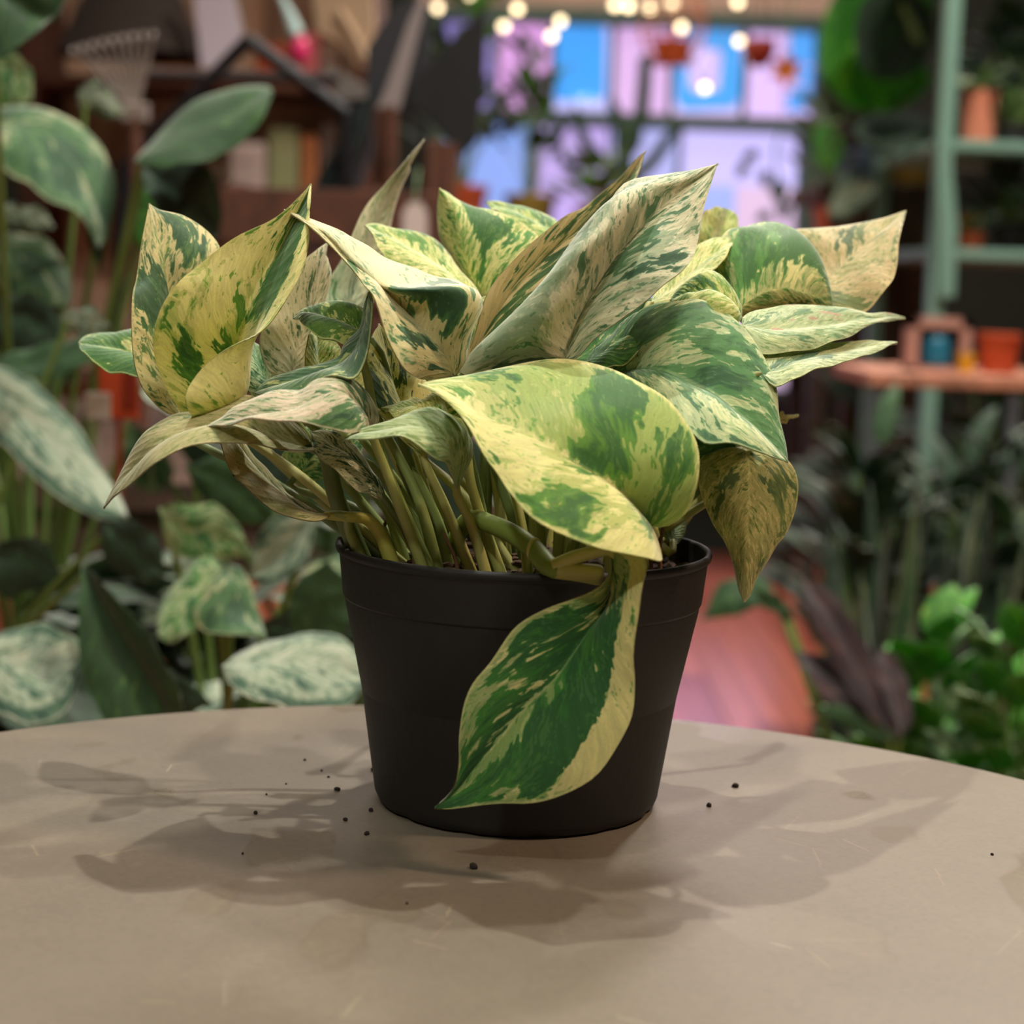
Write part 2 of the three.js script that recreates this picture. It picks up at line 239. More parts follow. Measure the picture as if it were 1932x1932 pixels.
// ------------------------------------------------------------------ the potted marble pothos
const pothos = thing('potted_pothos', 'cream and green marbled pothos in black plastic nursery pot on the round table', 'potted plant', V3(0, TABLE, 0));
const POT_H = 0.0907;
{
  const grit = dataTex(512, 256, (x, y, o) => { const f = 1 + (noise(x * 380, y * 190) - 0.5) * 0.3 + (noise(x * 40, y * 18) - 0.5) * 0.16; o[0] = 21 * f; o[1] = 19 * f; o[2] = 17.5 * f; });
  const bmp = dataTex(512, 512, (x, y, o) => { o[0] = o[1] = o[2] = 255 * (0.5 + 0.5 * (noise(x * 400, y * 400) - 0.5) + 0.2 * (noise(x * 60, y * 60) - 0.5)); }, false);
  const plastic = new THREE.MeshStandardMaterial({ map: grit, roughness: 0.58, bumpMap: bmp, bumpScale: 0.00012 });
  const prof = [[0, 0.002], [0.044, 0.002], [0.046, 0], [0.049, 0.001], [0.0502, 0.004], [0.0600, POT_H - 0.0195], [0.0604, POT_H - 0.0188], [0.0622, POT_H - 0.0182], [0.0627, POT_H - 0.0172], [0.0642, POT_H - 0.0028], [0.0652, POT_H - 0.0022], [0.0656, POT_H - 0.0008], [0.0652, POT_H + 0.0004], [0.0640, POT_H + 0.0006], [0.0632, POT_H - 0.0004], [0.0618, POT_H - 0.02], [0.048, 0.004], [0, 0.004]];
  const g = lathe(prof, 144), p = g.attributes.position;
  for (let i = 0; i < p.count; i++) { // shallow moulded notches round the foot
    const x = p.getX(i), y = p.getY(i), z = p.getZ(i), rad = Math.hypot(x, z); if (y < 0.003 && rad > 0.044) { const a = Math.atan2(x, z), k = Math.pow(Math.abs(Math.sin(a * 6 + 0.55)), 14); p.setXYZ(i, x * (1 - 0.02 * k), y, z * (1 - 0.02 * k)); }
  }
  const pot = local(pothos, 'pot', g, plastic);
  const ring = local(pot, 'moulding_line', new THREE.TorusGeometry(0.0601, 0.00035, 6, 120).rotateX(Math.PI / 2), plastic, V3(0, POT_H - 0.0225, 0));
  // soil with lumps
  const r = rngOf(12), sg = new THREE.CircleGeometry(0.062, 96, 0, Math.PI * 2), soilTex = dataTex(256, 256, (x, y, o) => { const f = 0.5 + fbm(x * 60, y * 60); o[0] = 52 * f; o[1] = 36 * f; o[2] = 25 * f; });
  const soilMat = new THREE.MeshStandardMaterial({ map: soilTex, roughness: 1 });
  const grid = new THREE.PlaneGeometry(0.124, 0.124, 70, 70); grid.rotateX(-Math.PI / 2); const q = grid.attributes.position;
  for (let i = 0; i < q.count; i++) { let x = q.getX(i), z = q.getZ(i); const d = Math.hypot(x, z), k = Math.max(Math.abs(x), Math.abs(z)); if (d > 1e-6) { const s = k / d; x *= s; z *= s; } q.setXYZ(i, x, POT_H - 0.008 + (fbm(x * 260 + 40, z * 260 + 40) - 0.5) * 0.006 + (noise(x * 900, z * 900) - 0.5) * 0.003, z); }
  grid.computeVertexNormals(); const soil = local(pothos, 'soil', grid, soilMat);
  const chips = []; for (let i = 0; i < 160; i++) { const a = r() * 6.28, d = 0.06 * Math.sqrt(r()), s = 0.0006 + r() * 0.0016, c = new THREE.DodecahedronGeometry(s, 0); c.scale(1 + r(), 0.7, 1 + r() * 0.5); c.rotateY(r() * 6); c.translate(Math.sin(a) * d, POT_H - 0.006 + r() * 0.002, Math.cos(a) * d); chips.push(c.toNonIndexed ? c : c); }
  const cm = local(soil, 'bark_crumb', mergeGeometries(chips.map((c) => (c.index ? c.toNonIndexed() : c))), mat(0x4a3322, 1)); cm.userData.kind = 'stuff';
}
const YEL = { cream: 0xe8e59a, green: 0x629c28, dark: 0x357420, ghost: 0xaebf5e }, PALE = { F: 1.05, cream: 0xe6e3c0, green: 0x50803f, dark: 0x22562c, ghost: 0xabb888 }, BLUE = { cream: 0xd3dca2, green: 0x4f8e48, dark: 0x22622e, ghost: 0xa0b784 }, OLIVE = { cream: 0xdcd090, green: 0x77883a, dark: 0x43602a, ghost: 0xa3a55e }, RICH = { cream: 0xe4de96, green: 0x388620, dark: 0x1c641c, ghost: 0x86a35c };
const LEAVES = [
  // big leaf over the rim at the front
  { id: 'front', m: [1226, 992, 1195, 955, 1157, 917, 1112, 888, 1050, 851, 967, 806, 905, 779, 843, 741, 789, 726], a: [1240, 1020, 1248, 1048, 1243, 1057, 1220, 1054, 1174, 1041, 1116, 1026, 1062, 1010, 1017, 990, 988, 967, 959, 930, 938, 888, 909, 851, 880, 806, 855, 772, 826, 746], b: [1257, 992, 1294, 967, 1316, 909, 1317, 847, 1294, 793, 1257, 748, 1207, 719, 1166, 702, 1116, 688, 1050, 683, 992, 686, 942, 696, 876, 710, 830, 718], z: [0.07, 0.082, 0.085, 0.075, 0.06], da: [0.0, 0.018, 0.022, 0.016, 0.0], db: [0, 0.0, -0.02, -0.04, -0.025, 0], k: 0.06, tex: { ...YEL, G: -0.42, H: -0.05, S: 0.8, patches: [[0.05, 0.96, -0.4, 0.24, 0.32, 0.8], [0.0, 0.93, 0.24, 0.4, 1.2], [0.02, 0.9, 0.4, 0.62, -0.15, 0.5], [0.1, 1, 0.62, 0.76, 0.35, 0.5], [-0.97, -0.45, 0.2, 0.4, 0.75], [-0.8, -0.2, 0.0, 0.1, 0.5], [-0.45, -0.05, 0.28, 0.42, 0.5], [-0.7, 0, 0.5, 0.95, -0.5, -0.2]], w: 512, h: 704 }, root: [0.030, 0.030] },
  // leaf hanging down before the pot
  { id: 'hanging', m: [1156, 1040, 1152, 1090, 1143, 1146, 1118, 1182, 1080, 1236, 1041, 1289, 995, 1335, 946, 1389, 903, 1439, 865, 1485, 821, 1524], a: [1150, 1050, 1150, 1086, 1129, 1109, 1080, 1132, 1022, 1155, 976, 1186, 938, 1228, 903, 1278, 877, 1328, 867, 1381, 865, 1450, 855, 1488], b: [1190, 1040, 1219, 1058, 1210, 1110, 1206, 1144, 1195, 1228, 1198, 1297, 1191, 1362, 1156, 1427, 1118, 1469, 1060, 1500, 1003, 1515, 949, 1516, 888, 1520, 845, 1525], z: [0.068, 0.078, 0.084, 0.086, 0.082], da: [0, 0.004, 0.0, 0.003, 0], db: [0.004, 0.018, 0.012, 0.01, 0.004, 0], k: 0.07, tex: { ...RICH, G: 0.5, H: 0.1, S: 0.85, patches: [[0.7, 1.2, -0.5, 0.5, -2.2, -0.6], [0.22, 1.2, -0.5, 0.06, -1.7, 0], [-0.9, -0.25, -0.5, 0.1, -1.2, 0.1], [-1.2, -0.9, -0.5, 1, -1.4, 0], [-1.2, -0.65, 0.42, 0.62, -0.9, 0.2], [-0.02, 0.16, 0.42, 0.9, -0.7, 0.5], [0.9, 1.2, 0.5, 0.85, -1.7, 0], [0.6, 1.2, 0.62, 0.7, -1.0, 0]], w: 448, h: 640 }, root: null },
  // the two tall leaves on the near side of the pot, seen at the left
  { id: 'tall yellow', m: [425, 770, 440, 710, 447, 655, 468, 596, 502, 520, 545, 440, 586, 347], a: [385, 784, 351, 784, 325, 755, 302, 709, 291, 657, 296, 607, 325, 555, 366, 509, 415, 471, 473, 436, 531, 402, 569, 367], b: [380, 790, 354, 772, 350, 745, 360, 722, 386, 692, 447, 651, 502, 616, 540, 564, 569, 512, 582, 442, 580, 376], bm: [445, 762, 462, 742, 466, 700, 476, 655, 500, 600, 530, 540, 560, 460, 582, 390], z: [0.0, 0.01, 0.02, 0.015, 0.0], da: [0, 0.015, 0.02, 0.01, 0], db: [0.03, 0.05, 0.035, 0.02, 0.01, 0], dbm: [0.01, 0.03, 0.015, 0.01, 0.0], k: 0.1, tex: { ...YEL, G: -0.5, H: -0.22, S: 0.82, patches: [[0.0, 0.55, 0.4, 1, 1.5], [-0.35, -0.05, 0.22, 0.5, 0.75], [-0.75, -0.45, 0.05, 0.3, 0.6], [-0.5, -0.15, 0.66, 0.85, 0.5]], w: 448, h: 640 }, root: [-0.035, 0.01] },
  { id: 'tall speckled', m: [340, 790, 332, 700, 322, 600, 312, 510, 300, 450, 281, 384], a: [300, 773, 274, 738, 253, 686, 248, 628, 249, 570, 256, 526, 267, 454, 276, 410], b: [380, 770, 410, 700, 425, 600, 425, 520, 415, 468, 405, 448, 381, 425, 343, 408, 300, 397], z: [-0.01, -0.015, -0.02, -0.03], da: [0, 0.02, 0.02, 0.005, 0], db: [0, -0.01, -0.01, -0.015, 0], k: 0.12, tex: { ...YEL, cream: 0xd9cd90, dark: 0x24551f, green: 0x3f7030, G: -0.36, H: -0.35, S: 0.7, patches: [[-1, 0.3, 0.3, 0.5, 1.0], [0.3, 0.8, 0.55, 0.9, 0.6], [-0.6, 0, 0.52, 0.62, 0.5]] }, root: [-0.04, 0.0] },
  { id: 'outer small', m: [340, 690, 285, 675, 230, 662, 185, 655, 149, 648], a: [320, 720, 256, 711, 221, 706, 183, 686, 157, 668], b: [320, 620, 247, 616, 212, 625, 180, 632, 160, 638], z: [-0.03, -0.05], da: 0.015, db: -0.02, tex: { ...YEL, green: 0x568a22, G: 0.2, H: 0.1 }, root: [-0.045, -0.02] },
  { id: 'white flecked', m: [545, 725, 556, 680, 575, 620, 598, 540, 618, 457], a: [515, 710, 490, 655, 505, 600, 545, 530, 588, 477], b: [575, 690, 592, 640, 612, 570, 624, 512, 615, 483], z: [-0.01, -0.02, -0.035], da: 0.015, db: -0.012, tex: { ...PALE, G: -0.5, H: -0.35, S: 0.74 }, root: [-0.03, -0.01] },
  { id: 'tall pale', m: [655, 620, 670, 540, 700, 455, 745, 350, 800, 264], a: [610, 590, 602, 560, 624, 518, 646, 484, 665, 443, 686, 400, 717, 356, 770, 294], b: [690, 600, 710, 540, 727, 477, 739, 409, 748, 369, 767, 322], z: [-0.06, -0.1, -0.14], da: 0.02, db: -0.02, tex: { ...PALE, G: -0.5, H: 0.25, S: 0.78 }, root: [-0.03, -0.035] },
  { id: 'creased', m: [857, 710, 845, 676, 820, 645, 773, 595, 730, 555, 686, 516, 646, 472, 602, 432, 536, 397], a: [800, 712, 781, 707, 755, 686, 730, 639, 714, 589, 702, 555, 686, 533, 665, 505, 640, 480, 602, 443, 570, 418], b: [879, 689, 885, 648, 894, 611, 908, 580, 906, 563, 888, 546, 857, 527, 820, 518, 789, 505, 748, 496, 724, 487, 699, 471, 665, 453, 640, 437, 602, 421, 565, 406], bm: [868, 685, 868, 645, 878, 600, 880, 560, 866, 545, 811, 542, 758, 543, 724, 531, 680, 498, 635, 452, 590, 424], z: [0.03, 0.035, 0.03, 0.02, 0.01], da: [0, 0.02, 0.02, 0.01, 0], db: [0, -0.01, -0.03, -0.035, -0.015, 0], dbm: [0, 0.005, 0.012, 0.012, 0], tex: { ...PALE, cream: 0xe0d8a0, green: 0x4d8340, G: -0.4, H: -0.2, S: 0.78, patches: [[0.15, 0.5, 0.1, 0.42, 0.9], [0.72, 0.97, 0.24, 0.3, 1], [-0.7, -0.1, 0.12, 0.2, 0.9], [0.55, 1, 0.3, 0.8, -0.25]], w: 384, h: 560 }, root: [-0.008, 0.022] },
  { id: 'curled', m: [905, 568, 850, 520, 790, 480, 735, 452, 688, 426], a: [870, 560, 800, 525, 745, 500, 717, 471, 702, 443], b: [901, 552, 879, 527, 860, 499, 842, 474, 817, 456, 780, 445, 742, 440, 711, 428], z: [-0.03, -0.05, -0.07], da: 0.015, db: -0.02, k: 0.15, tex: { ...YEL, G: -0.3, H: 0.05, patches: [[0.1, 0.8, 0.35, 0.7, 0.5]] }, root: [-0.005, -0.01] },
  { id: 'upright green', m: [928, 572, 905, 550, 882, 500, 867, 440, 852, 385, 829, 356], a: [895, 545, 862, 500, 842, 474, 829, 446, 826, 400], b: [950, 540, 990, 490, 1016, 452, 1000, 432, 966, 415, 929, 400, 891, 393, 862, 388, 843, 368], z: [-0.04, -0.06, -0.08], da: -0.02, db: [0, 0.012, 0.0, -0.02, 0], tex: { ...YEL, green: 0x4f9a2a, G: -0.35, H: -0.1, patches: [[0.3, 0.8, 0.3, 0.75, 1.2]] }, root: [0.005, -0.02] },
  { id: 'back small', m: [1065, 450, 1020, 425, 970, 400, 918, 383], a: [1040, 455, 997, 433, 960, 413, 932, 398], b: [1047, 418, 1012, 403, 978, 390, 938, 381], z: [-0.08, -0.11], da: 0.01, db: -0.015, tex: { ...YEL, G: 0.0, H: 0.2 }, root: [0.01, -0.04] },
  // the two leaves that rise to the right of the middle
  { id: 'rising folded', m: [878, 702, 915, 625, 960, 556, 1020, 495, 1090, 432, 1152, 374, 1217, 286], a: [873, 680, 895, 633, 905, 595, 914, 564, 930, 536, 958, 508, 992, 474, 1028, 443, 1071, 409, 1112, 380, 1160, 345, 1196, 305], b: [900, 695, 960, 640, 1030, 570, 1100, 490, 1160, 410, 1200, 340], z: [0.0, -0.01, -0.03, -0.07], da: 0.01, db: 0.0, tex: { ...PALE, cream: 0xdccf98, green: 0x4f7d38, dark: 0x2a5a2e, G: -0.24, H: -0.25, S: 0.79, patches: [[-0.6, 0, 0.5, 0.75, 0.5], [-0.9, -0.2, 0.2, 0.4, 0.3]], w: 384, h: 560 }, root: [0.004, 0.0] },
  { id: 'rising broad', m: [1066, 682, 1084, 620, 1124, 540, 1190, 450, 1270, 372, 1354, 309], a: [1010, 686, 930, 702, 868, 710, 874, 690, 901, 658, 935, 630, 966, 603, 997, 563, 1028, 527, 1059, 488, 1100, 434, 1120, 412, 1153, 376, 1180, 345, 1259, 327, 1312, 319], am: [1035, 670, 1015, 640, 1030, 590, 1060, 530, 1095, 470, 1130, 420, 1165, 375, 1205, 350, 1290, 332], b: [1090, 674, 1120, 644, 1166, 611, 1216, 575, 1259, 532, 1299, 495, 1315, 459, 1325, 406, 1340, 350], z: [0.03, 0.028, 0.02, 0.0], da: [0.0, 0.005, -0.005, -0.012, -0.01, 0], dam: [0, 0.018, 0.02, 0.008, 0], db: [0, 0.012, 0.016, 0.005, 0], k: 0.1, tex: { ...PALE, cream: 0xe0deba, green: 0x4d7f4c, dark: 0x22562e, ghost: 0x9aad84, G: -0.33, H: -0.02, S: 0.76, patches: [[-1.2, -0.42, -0.5, -0.05, 1.6], [-1.2, -0.5, -0.05, 0.5, -0.25, 0.4], [0.1, 0.6, 0.25, 0.5, 0.12, 0.4]], w: 448, h: 640 }, root: [0.012, 0.008] },
  { id: 'dark tucked', m: [1105, 690, 1150, 655, 1200, 618, 1248, 585], a: [1130, 700, 1185, 680, 1230, 640, 1256, 608], b: [1120, 665, 1160, 625, 1205, 590, 1235, 578], z: [0.02, 0.012, 0.01], da: 0.01, db: -0.008, tex: { ...RICH, G: 0.45, H: 0.2 }, root: [0.02, 0.0] },
  { id: 'broad drooping dark', m: [1160, 702, 1200, 700, 1249, 699, 1332, 737, 1398, 783, 1448, 830, 1486, 872], a: [1176, 720, 1215, 750, 1260, 790, 1305, 812, 1332, 833, 1382, 840, 1431, 850, 1464, 864], b: [1150, 670, 1180, 620, 1209, 585, 1232, 574, 1272, 567, 1312, 565, 1338, 576, 1375, 598, 1408, 628, 1435, 661, 1454, 697, 1465, 744, 1469, 787, 1480, 830], z: [0.01, 0.035, 0.045, 0.05], da: [0, 0.02, 0.03, 0.015, 0], db: [0, -0.02, -0.03, -0.02, 0.0], k: 0.1, tex: { ...BLUE, G: 0.26, H: 0.28, S: 0.8, patches: [[-0.9, -0.25, 0.25, 0.9, -0.55], [0.05, 0.3, 0.1, 0.4, -0.5], [0.85, 1, 0.1, 0.5, -0.3]], w: 448, h: 640 }, root: [0.03, 0.01] },
  { id: 'arched green', m: [1385, 588, 1430, 556, 1485, 545, 1535, 558, 1572, 584], a: [1395, 597, 1431, 585, 1481, 580, 1531, 583], b: [1365, 545, 1345, 490, 1372, 438, 1400, 428, 1431, 429, 1474, 442, 1507, 469, 1531, 505, 1555, 545], z: [-0.02, -0.03, -0.05], da: -0.002, db: [0, -0.03, -0.05, -0.03, 0], k: 0.2, tex: { ...YEL, green: 0x5a9a38, ghost: 0x93ad62, G: -0.3, H: 0.1, patches: [[0.2, 1, 0, 1, 0.75], [0.75, 1, 0.0, 0.4, -0.5]] }, root: [0.035, -0.01] },
  { id: 'cream narrow', m: [1228, 575, 1270, 545, 1325, 500, 1386, 451], a: [1262, 571, 1305, 545, 1342, 515, 1372, 478], b: [1240, 545, 1275, 505, 1318, 460, 1350, 452], z: [-0.01, -0.03, -0.05], da: 0.012, db: -0.015, tex: { ...YEL, G: -0.6, H: -0.05 }, root: [0.03, -0.02] },
  { id: 'small lime', m: [1397, 604, 1375, 575, 1345, 553, 1305, 555, 1264, 568], a: [1385, 608, 1350, 590, 1310, 580], b: [1395, 585, 1380, 560, 1363, 530, 1345, 514, 1315, 525, 1285, 548], z: [0.0, 0.0, -0.01], da: 0.015, db: -0.015, k: 0.2, tex: { ...YEL, green: 0x7aa526, G: -0.05, H: 0.2 }, root: [0.035, 0.0] },
  { id: 'stub', m: [1350, 500, 1355, 450, 1372, 395], a: [1320, 490, 1318, 440, 1330, 396, 1350, 392], b: [1392, 490, 1392, 430, 1388, 405], z: [-0.1, -0.13], da: 0.01, db: -0.01, tex: { ...YEL, G: -0.3, H: 0.2 }, root: [0.02, -0.04] },
  { id: 'far pointed', m: [1530, 570, 1580, 512, 1640, 456, 1709, 398], a: [1590, 590, 1630, 588, 1670, 545, 1690, 505, 1697, 452], b: [1490, 530, 1475, 450, 1531, 436, 1597, 426, 1663, 415], z: [-0.06, -0.08, -0.11], da: 0.02, db: -0.02, tex: { ...OLIVE, cream: 0xcdbb84, green: 0x6d7f3a, G: -0.2, H: 0.05, S: 0.74 }, root: [0.045, -0.02] },
  { id: 'scarred', m: [1398, 618, 1470, 622, 1550, 616, 1630, 602, 1707, 600], a: [1420, 662, 1444, 667, 1497, 661, 1547, 651, 1597, 638, 1643, 615], b: [1405, 596, 1431, 585, 1497, 580, 1564, 580, 1630, 587, 1676, 591], z: [0.01, 0.0, -0.03, -0.07], da: 0.02, db: -0.012, tex: { ...BLUE, green: 0x7fa05a, dark: 0x3f7a3c, G: -0.25, H: 0.2, S: 0.74, scar: [0.35, 0.55] }, root: [0.035, -0.035], back: 0.03 },
  { id: 'lower pointed', m: [1435, 705, 1510, 682, 1590, 662, 1692, 647], a: [1461, 731, 1497, 714, 1531, 698, 1580, 688, 1630, 671], b: [1435, 668, 1500, 656, 1560, 646, 1630, 643], z: [0.03, 0.0, -0.05], da: 0.02, db: -0.01, tex: { ...BLUE, green: 0x7f9a58, G: -0.35, H: 0.1, patches: [[-0.5, 0.3, 0, 0.4, 0.5]] }, root: [0.04, -0.035], back: 0.03 },
  { id: 'hanging far', m: [1402, 838, 1414, 885, 1412, 980, 1406, 1060, 1405, 1136], a: [1345, 845, 1318, 875, 1319, 915, 1330, 955, 1345, 985, 1369, 1025, 1386, 1075, 1396, 1118], b: [1455, 850, 1487, 870, 1502, 897, 1503, 938, 1485, 996, 1456, 1046, 1428, 1087, 1415, 1122], z: [-0.005, 0.015, 0.02, 0.012], da: [0, -0.008, -0.008, 0], db: [0, -0.012, -0.01, 0], k: 0.08, tex: { ...OLIVE, cream: 0xe2dc96, green: 0x7a9446, dark: 0x4a6a30, G: -0.42, H: 0.1, S: 0.76, patches: [[0.1, 0.7, 0.1, 0.4, 0.3]] }, root: [0.045, -0.02], back: 0.02 },
  // low leaves at the left
  { id: 'long drooping', m: [590, 846, 520, 828, 450, 806, 370, 808, 300, 842, 245, 895, 196, 960], a: [586, 853, 523, 851, 471, 838, 404, 832, 348, 845, 299, 875, 255, 909, 218, 938], b: [575, 815, 520, 772, 466, 742, 411, 767, 366, 782, 318, 793, 277, 816, 247, 857, 221, 912], z: [0.03, 0.05, 0.06, 0.05], da: 0.015, db: -0.012, tex: { ...OLIVE, cream: 0xc2b884, green: 0x7c8a3e, G: -0.42, H: 0.1, S: 0.74 }, root: [-0.052, 0.015], stemR: 0.0028 },
  { id: 'pink edged', m: [697, 808, 680, 770, 642, 741, 609, 748, 553, 774, 490, 786, 440, 794, 391, 806], a: [691, 812, 657, 816, 609, 808, 571, 801, 515, 793, 441, 799], b: [713, 793, 703, 756, 676, 722, 646, 706, 601, 719, 568, 739, 523, 741, 478, 752, 437, 771, 420, 790], z: [0.045, 0.065, 0.07, 0.06], da: 0.008, db: -0.014, tex: { ...PALE, cream: 0xe2d2b4, G: -0.3, H: 0.0, S: 0.78, patches: [[-1, 1, 0, 0.3, 0.3]] }, root: [-0.03, 0.035] },
  { id: 'dark cupped', m: [698, 548, 690, 612, 660, 672, 600, 704, 540, 722, 481, 741], a: [703, 574, 700, 625, 690, 680, 668, 712, 633, 712, 604, 720, 569, 735, 520, 746], b: [689, 575, 678, 628, 647, 656, 639, 677, 604, 686, 560, 700, 508, 718], z: [0.03, 0.045, 0.04], da: 0.015, db: -0.01, tex: { ...RICH, green: 0x4c7a3a, dark: 0x2b5c30, G: 0.42, H: 0.2 }, root: [-0.028, 0.03], baseT: 0.45 },
  { id: 'marbled inner', m: [800, 865, 775, 800, 745, 730, 715, 612], a: [745, 815, 708, 765, 692, 705, 697, 650], b: [830, 825, 832, 770, 800, 715, 758, 670], z: [0.025, 0.02, 0.0], da: 0.01, db: -0.01, tex: { ...YEL, dark: 0x264f2c, green: 0x3f6b34, F: 1.0, G: -0.28, H: -0.2, S: 0.78 }, root: [-0.015, 0.025] },
  { id: 'small dark', m: [695, 640, 670, 620, 620, 604, 580, 594, 553, 602], a: [655, 655, 624, 643, 593, 627, 570, 608], b: [690, 585, 674, 575, 624, 575, 578, 586], z: [0.015, 0.015, 0.0], da: 0.015, db: -0.01, k: 0.2, tex: { ...YEL, green: 0x5d8a26, dark: 0x33661f, G: 0.3, H: 0.2 }, root: [-0.022, 0.015] },
  { id: 'cream inner', m: [605, 735, 600, 690, 595, 610], a: [580, 710, 576, 670, 584, 630], b: [650, 700, 642, 660, 620, 625], z: [0.005, 0.0, -0.01], da: 0.01, db: 0.0, tex: { ...YEL, G: -0.35, H: 0.0 }, root: [-0.03, 0.012] },
  { id: 'grey underside', m: [520, 745, 500, 715, 475, 645], a: [480, 748, 458, 700, 462, 665], b: [528, 715, 508, 682, 488, 650], z: [-0.005, -0.01, -0.02], da: 0.005, db: -0.005, tex: { ...BLUE, G: 0.0, H: 0.2 }, root: [-0.035, 0.0] },
  { id: 'low pointed', m: [862, 922, 855, 870, 835, 825, 785, 806, 715, 814, 640, 834], a: [850, 895, 832, 868, 800, 846, 764, 829, 717, 829, 668, 832], b: [880, 885, 892, 850, 876, 806, 851, 780, 835, 775, 798, 777, 764, 788, 717, 800, 674, 816], z: [0.045, 0.065, 0.07, 0.065], da: 0.01, db: -0.012, tex: { ...BLUE, green: 0x7f9a50, dark: 0x4e7a3c, G: -0.15, H: 0.3 }, root: [-0.01, 0.038] },
  { id: 'low marbled', m: [728, 945, 690, 890, 640, 848, 586, 815], a: [676, 926, 627, 886, 594, 853], b: [720, 915, 680, 860, 646, 824, 610, 812], z: [0.03, 0.035, 0.03], da: 0.008, db: -0.008, tex: { ...PALE, green: 0x4a6a40, G: -0.2, H: 0.0, S: 0.78 }, root: [-0.03, 0.03] },
  { id: 'yellow tucked', m: [848, 790, 800, 772, 760, 770, 720, 770], a: [820, 795, 780, 793, 745, 785], b: [840, 765, 822, 747, 795, 752, 755, 762], z: [0.03, 0.035, 0.03], da: 0.006, db: -0.01, tex: { ...YEL, G: -0.5, H: 0.1 }, root: [-0.005, 0.03] },
  { id: 'sheath', m: [628, 972, 580, 966, 530, 930, 485, 885, 450, 838, 432, 790], a: [595, 985, 550, 978, 512, 962, 463, 920, 433, 879, 415, 838, 414, 805], b: [600, 968, 553, 938, 504, 890, 463, 838, 446, 800], z: [0.035, 0.032, 0.024, 0.01], da: 0.014, db: -0.006, k: 0.12, tex: { ...OLIVE, cream: 0xc4b67c, green: 0x8a8a40, G: -0.5, H: 0.0, patches: [[-0.15, 0.2, 0, 1, 0.7]] }, root: [-0.05, 0.025] },
  { id: 'pale behind rim', m: [1268, 1030, 1275, 985, 1285, 930], a: [1250, 1010, 1250, 960], b: [1290, 1010, 1294, 960], z: [0.0, -0.02], da: 0.005, db: -0.005, tex: { ...BLUE, G: -0.3, H: 0.2 }, root: [0.04, 0.0] },
  { id: 'inner filler', m: [990, 760, 1000, 700, 1010, 620], a: [930, 740, 915, 690, 950, 640], b: [1050, 740, 1065, 690, 1050, 640], z: [0.0, 0.0, -0.01], da: 0.01, db: 0.0, tex: { ...YEL, G: -0.1, H: 0.1 }, root: [0.0, 0.0] },
  { id: 'inner filler', m: [1290, 880, 1300, 820, 1330, 740], a: [1250, 860, 1255, 800, 1290, 750], b: [1350, 880, 1385, 850, 1390, 790], z: [0.0, 0.0, -0.01], da: 0.01, db: 0.0, tex: { ...RICH, G: 0.2, H: 0.1 }, root: [0.04, -0.01] },
  { id: 'inner filler', m: [670, 800, 650, 740, 630, 660], a: [620, 790, 590, 740, 600, 690], b: [730, 790, 730, 740, 690, 680], z: [0.0, -0.01, -0.02], da: 0.0, db: 0.0, tex: { ...YEL, G: -0.2, H: 0.1 }, root: [-0.02, 0.0] },
  { id: 'inner filler', m: [800, 830, 850, 760, 880, 690], a: [780, 800, 790, 740, 830, 690], b: [880, 830, 920, 780, 910, 720], z: [-0.01, -0.01, -0.02], da: 0.0, db: 0.0, tex: { ...YEL, G: -0.3, H: 0.1 }, root: [0.0, 0.01] },
  { id: 'inner filler', m: [560, 900, 600, 850, 640, 790], a: [530, 870, 560, 820, 600, 790], b: [640, 900, 680, 860, 680, 810], z: [-0.02, -0.02, -0.03], da: 0.0, db: 0.0, tex: { ...BLUE, G: 0.0, H: 0.2 }, root: [-0.03, -0.01] },
  { id: 'inner filler', m: [1060, 700, 1130, 650, 1190, 610, 1262, 566], a: [1110, 720, 1180, 690, 1240, 640], b: [1060, 660, 1110, 600, 1190, 560], z: [-0.01, -0.02, -0.03], da: 0.01, db: -0.01, tex: { ...RICH, G: 0.45, H: 0.2 }, root: [0.02, -0.015] },
  { id: 'inner filler', m: [900, 700, 905, 640, 915, 560], a: [860, 690, 850, 630, 870, 570], b: [960, 680, 965, 630, 945, 570], z: [-0.02, -0.03, -0.04], da: 0.0, db: 0.0, tex: { ...YEL, G: -0.1, H: 0.1 }, root: [0.0, -0.02] },
  { id: 'tip right', m: [1450, 800, 1480, 788, 1506, 784], a: [1475, 796], b: [1475, 780], z: [-0.03, -0.05], tex: { ...YEL, G: -0.4 }, root: [0.04, -0.02] },
];
const stemMats = [0x9a9f58, 0x7f8c4a, 0xa8a45e, 0x66763e].map((c) => mat(c, 0.5));
const soilY = TABLE + POT_H - 0.012;
LEAVES.forEach((s, i) => {
  const c = leafCurves(s), map = leafTex({ ...s.tex, seed: i + 1 });
  const leaf = part(pothos, 'leaf', loft(c.M, c.A, c.B, { AM: c.AM, BM: c.BM, k: s.k ?? 0.1, seed: i, nv: 44, nu: 9 }), leafMat(map));
  if (!s.root) return;
  const mt = polyline(c.M), t0 = s.baseT ?? 0, b = mt(t0), dir = mt(t0 + 0.05).sub(b).normalize(), root = V3(s.root[0], soilY, s.root[1]), mid = root.clone().lerp(b, 0.5); mid.y += 0.006; mid.x += (b.x - root.x) * 0.12; mid.z -= 0.002 + (s.back ?? 0);
  const r = s.stemR ?? 0.0016; part(leaf, 'petiole', taper([root, mid, b.clone().addScaledVector(dir, -0.004), b.clone().addScaledVector(dir, 0.004)], r * 1.35, r * 0.8), stemMats[i % 4]);
});
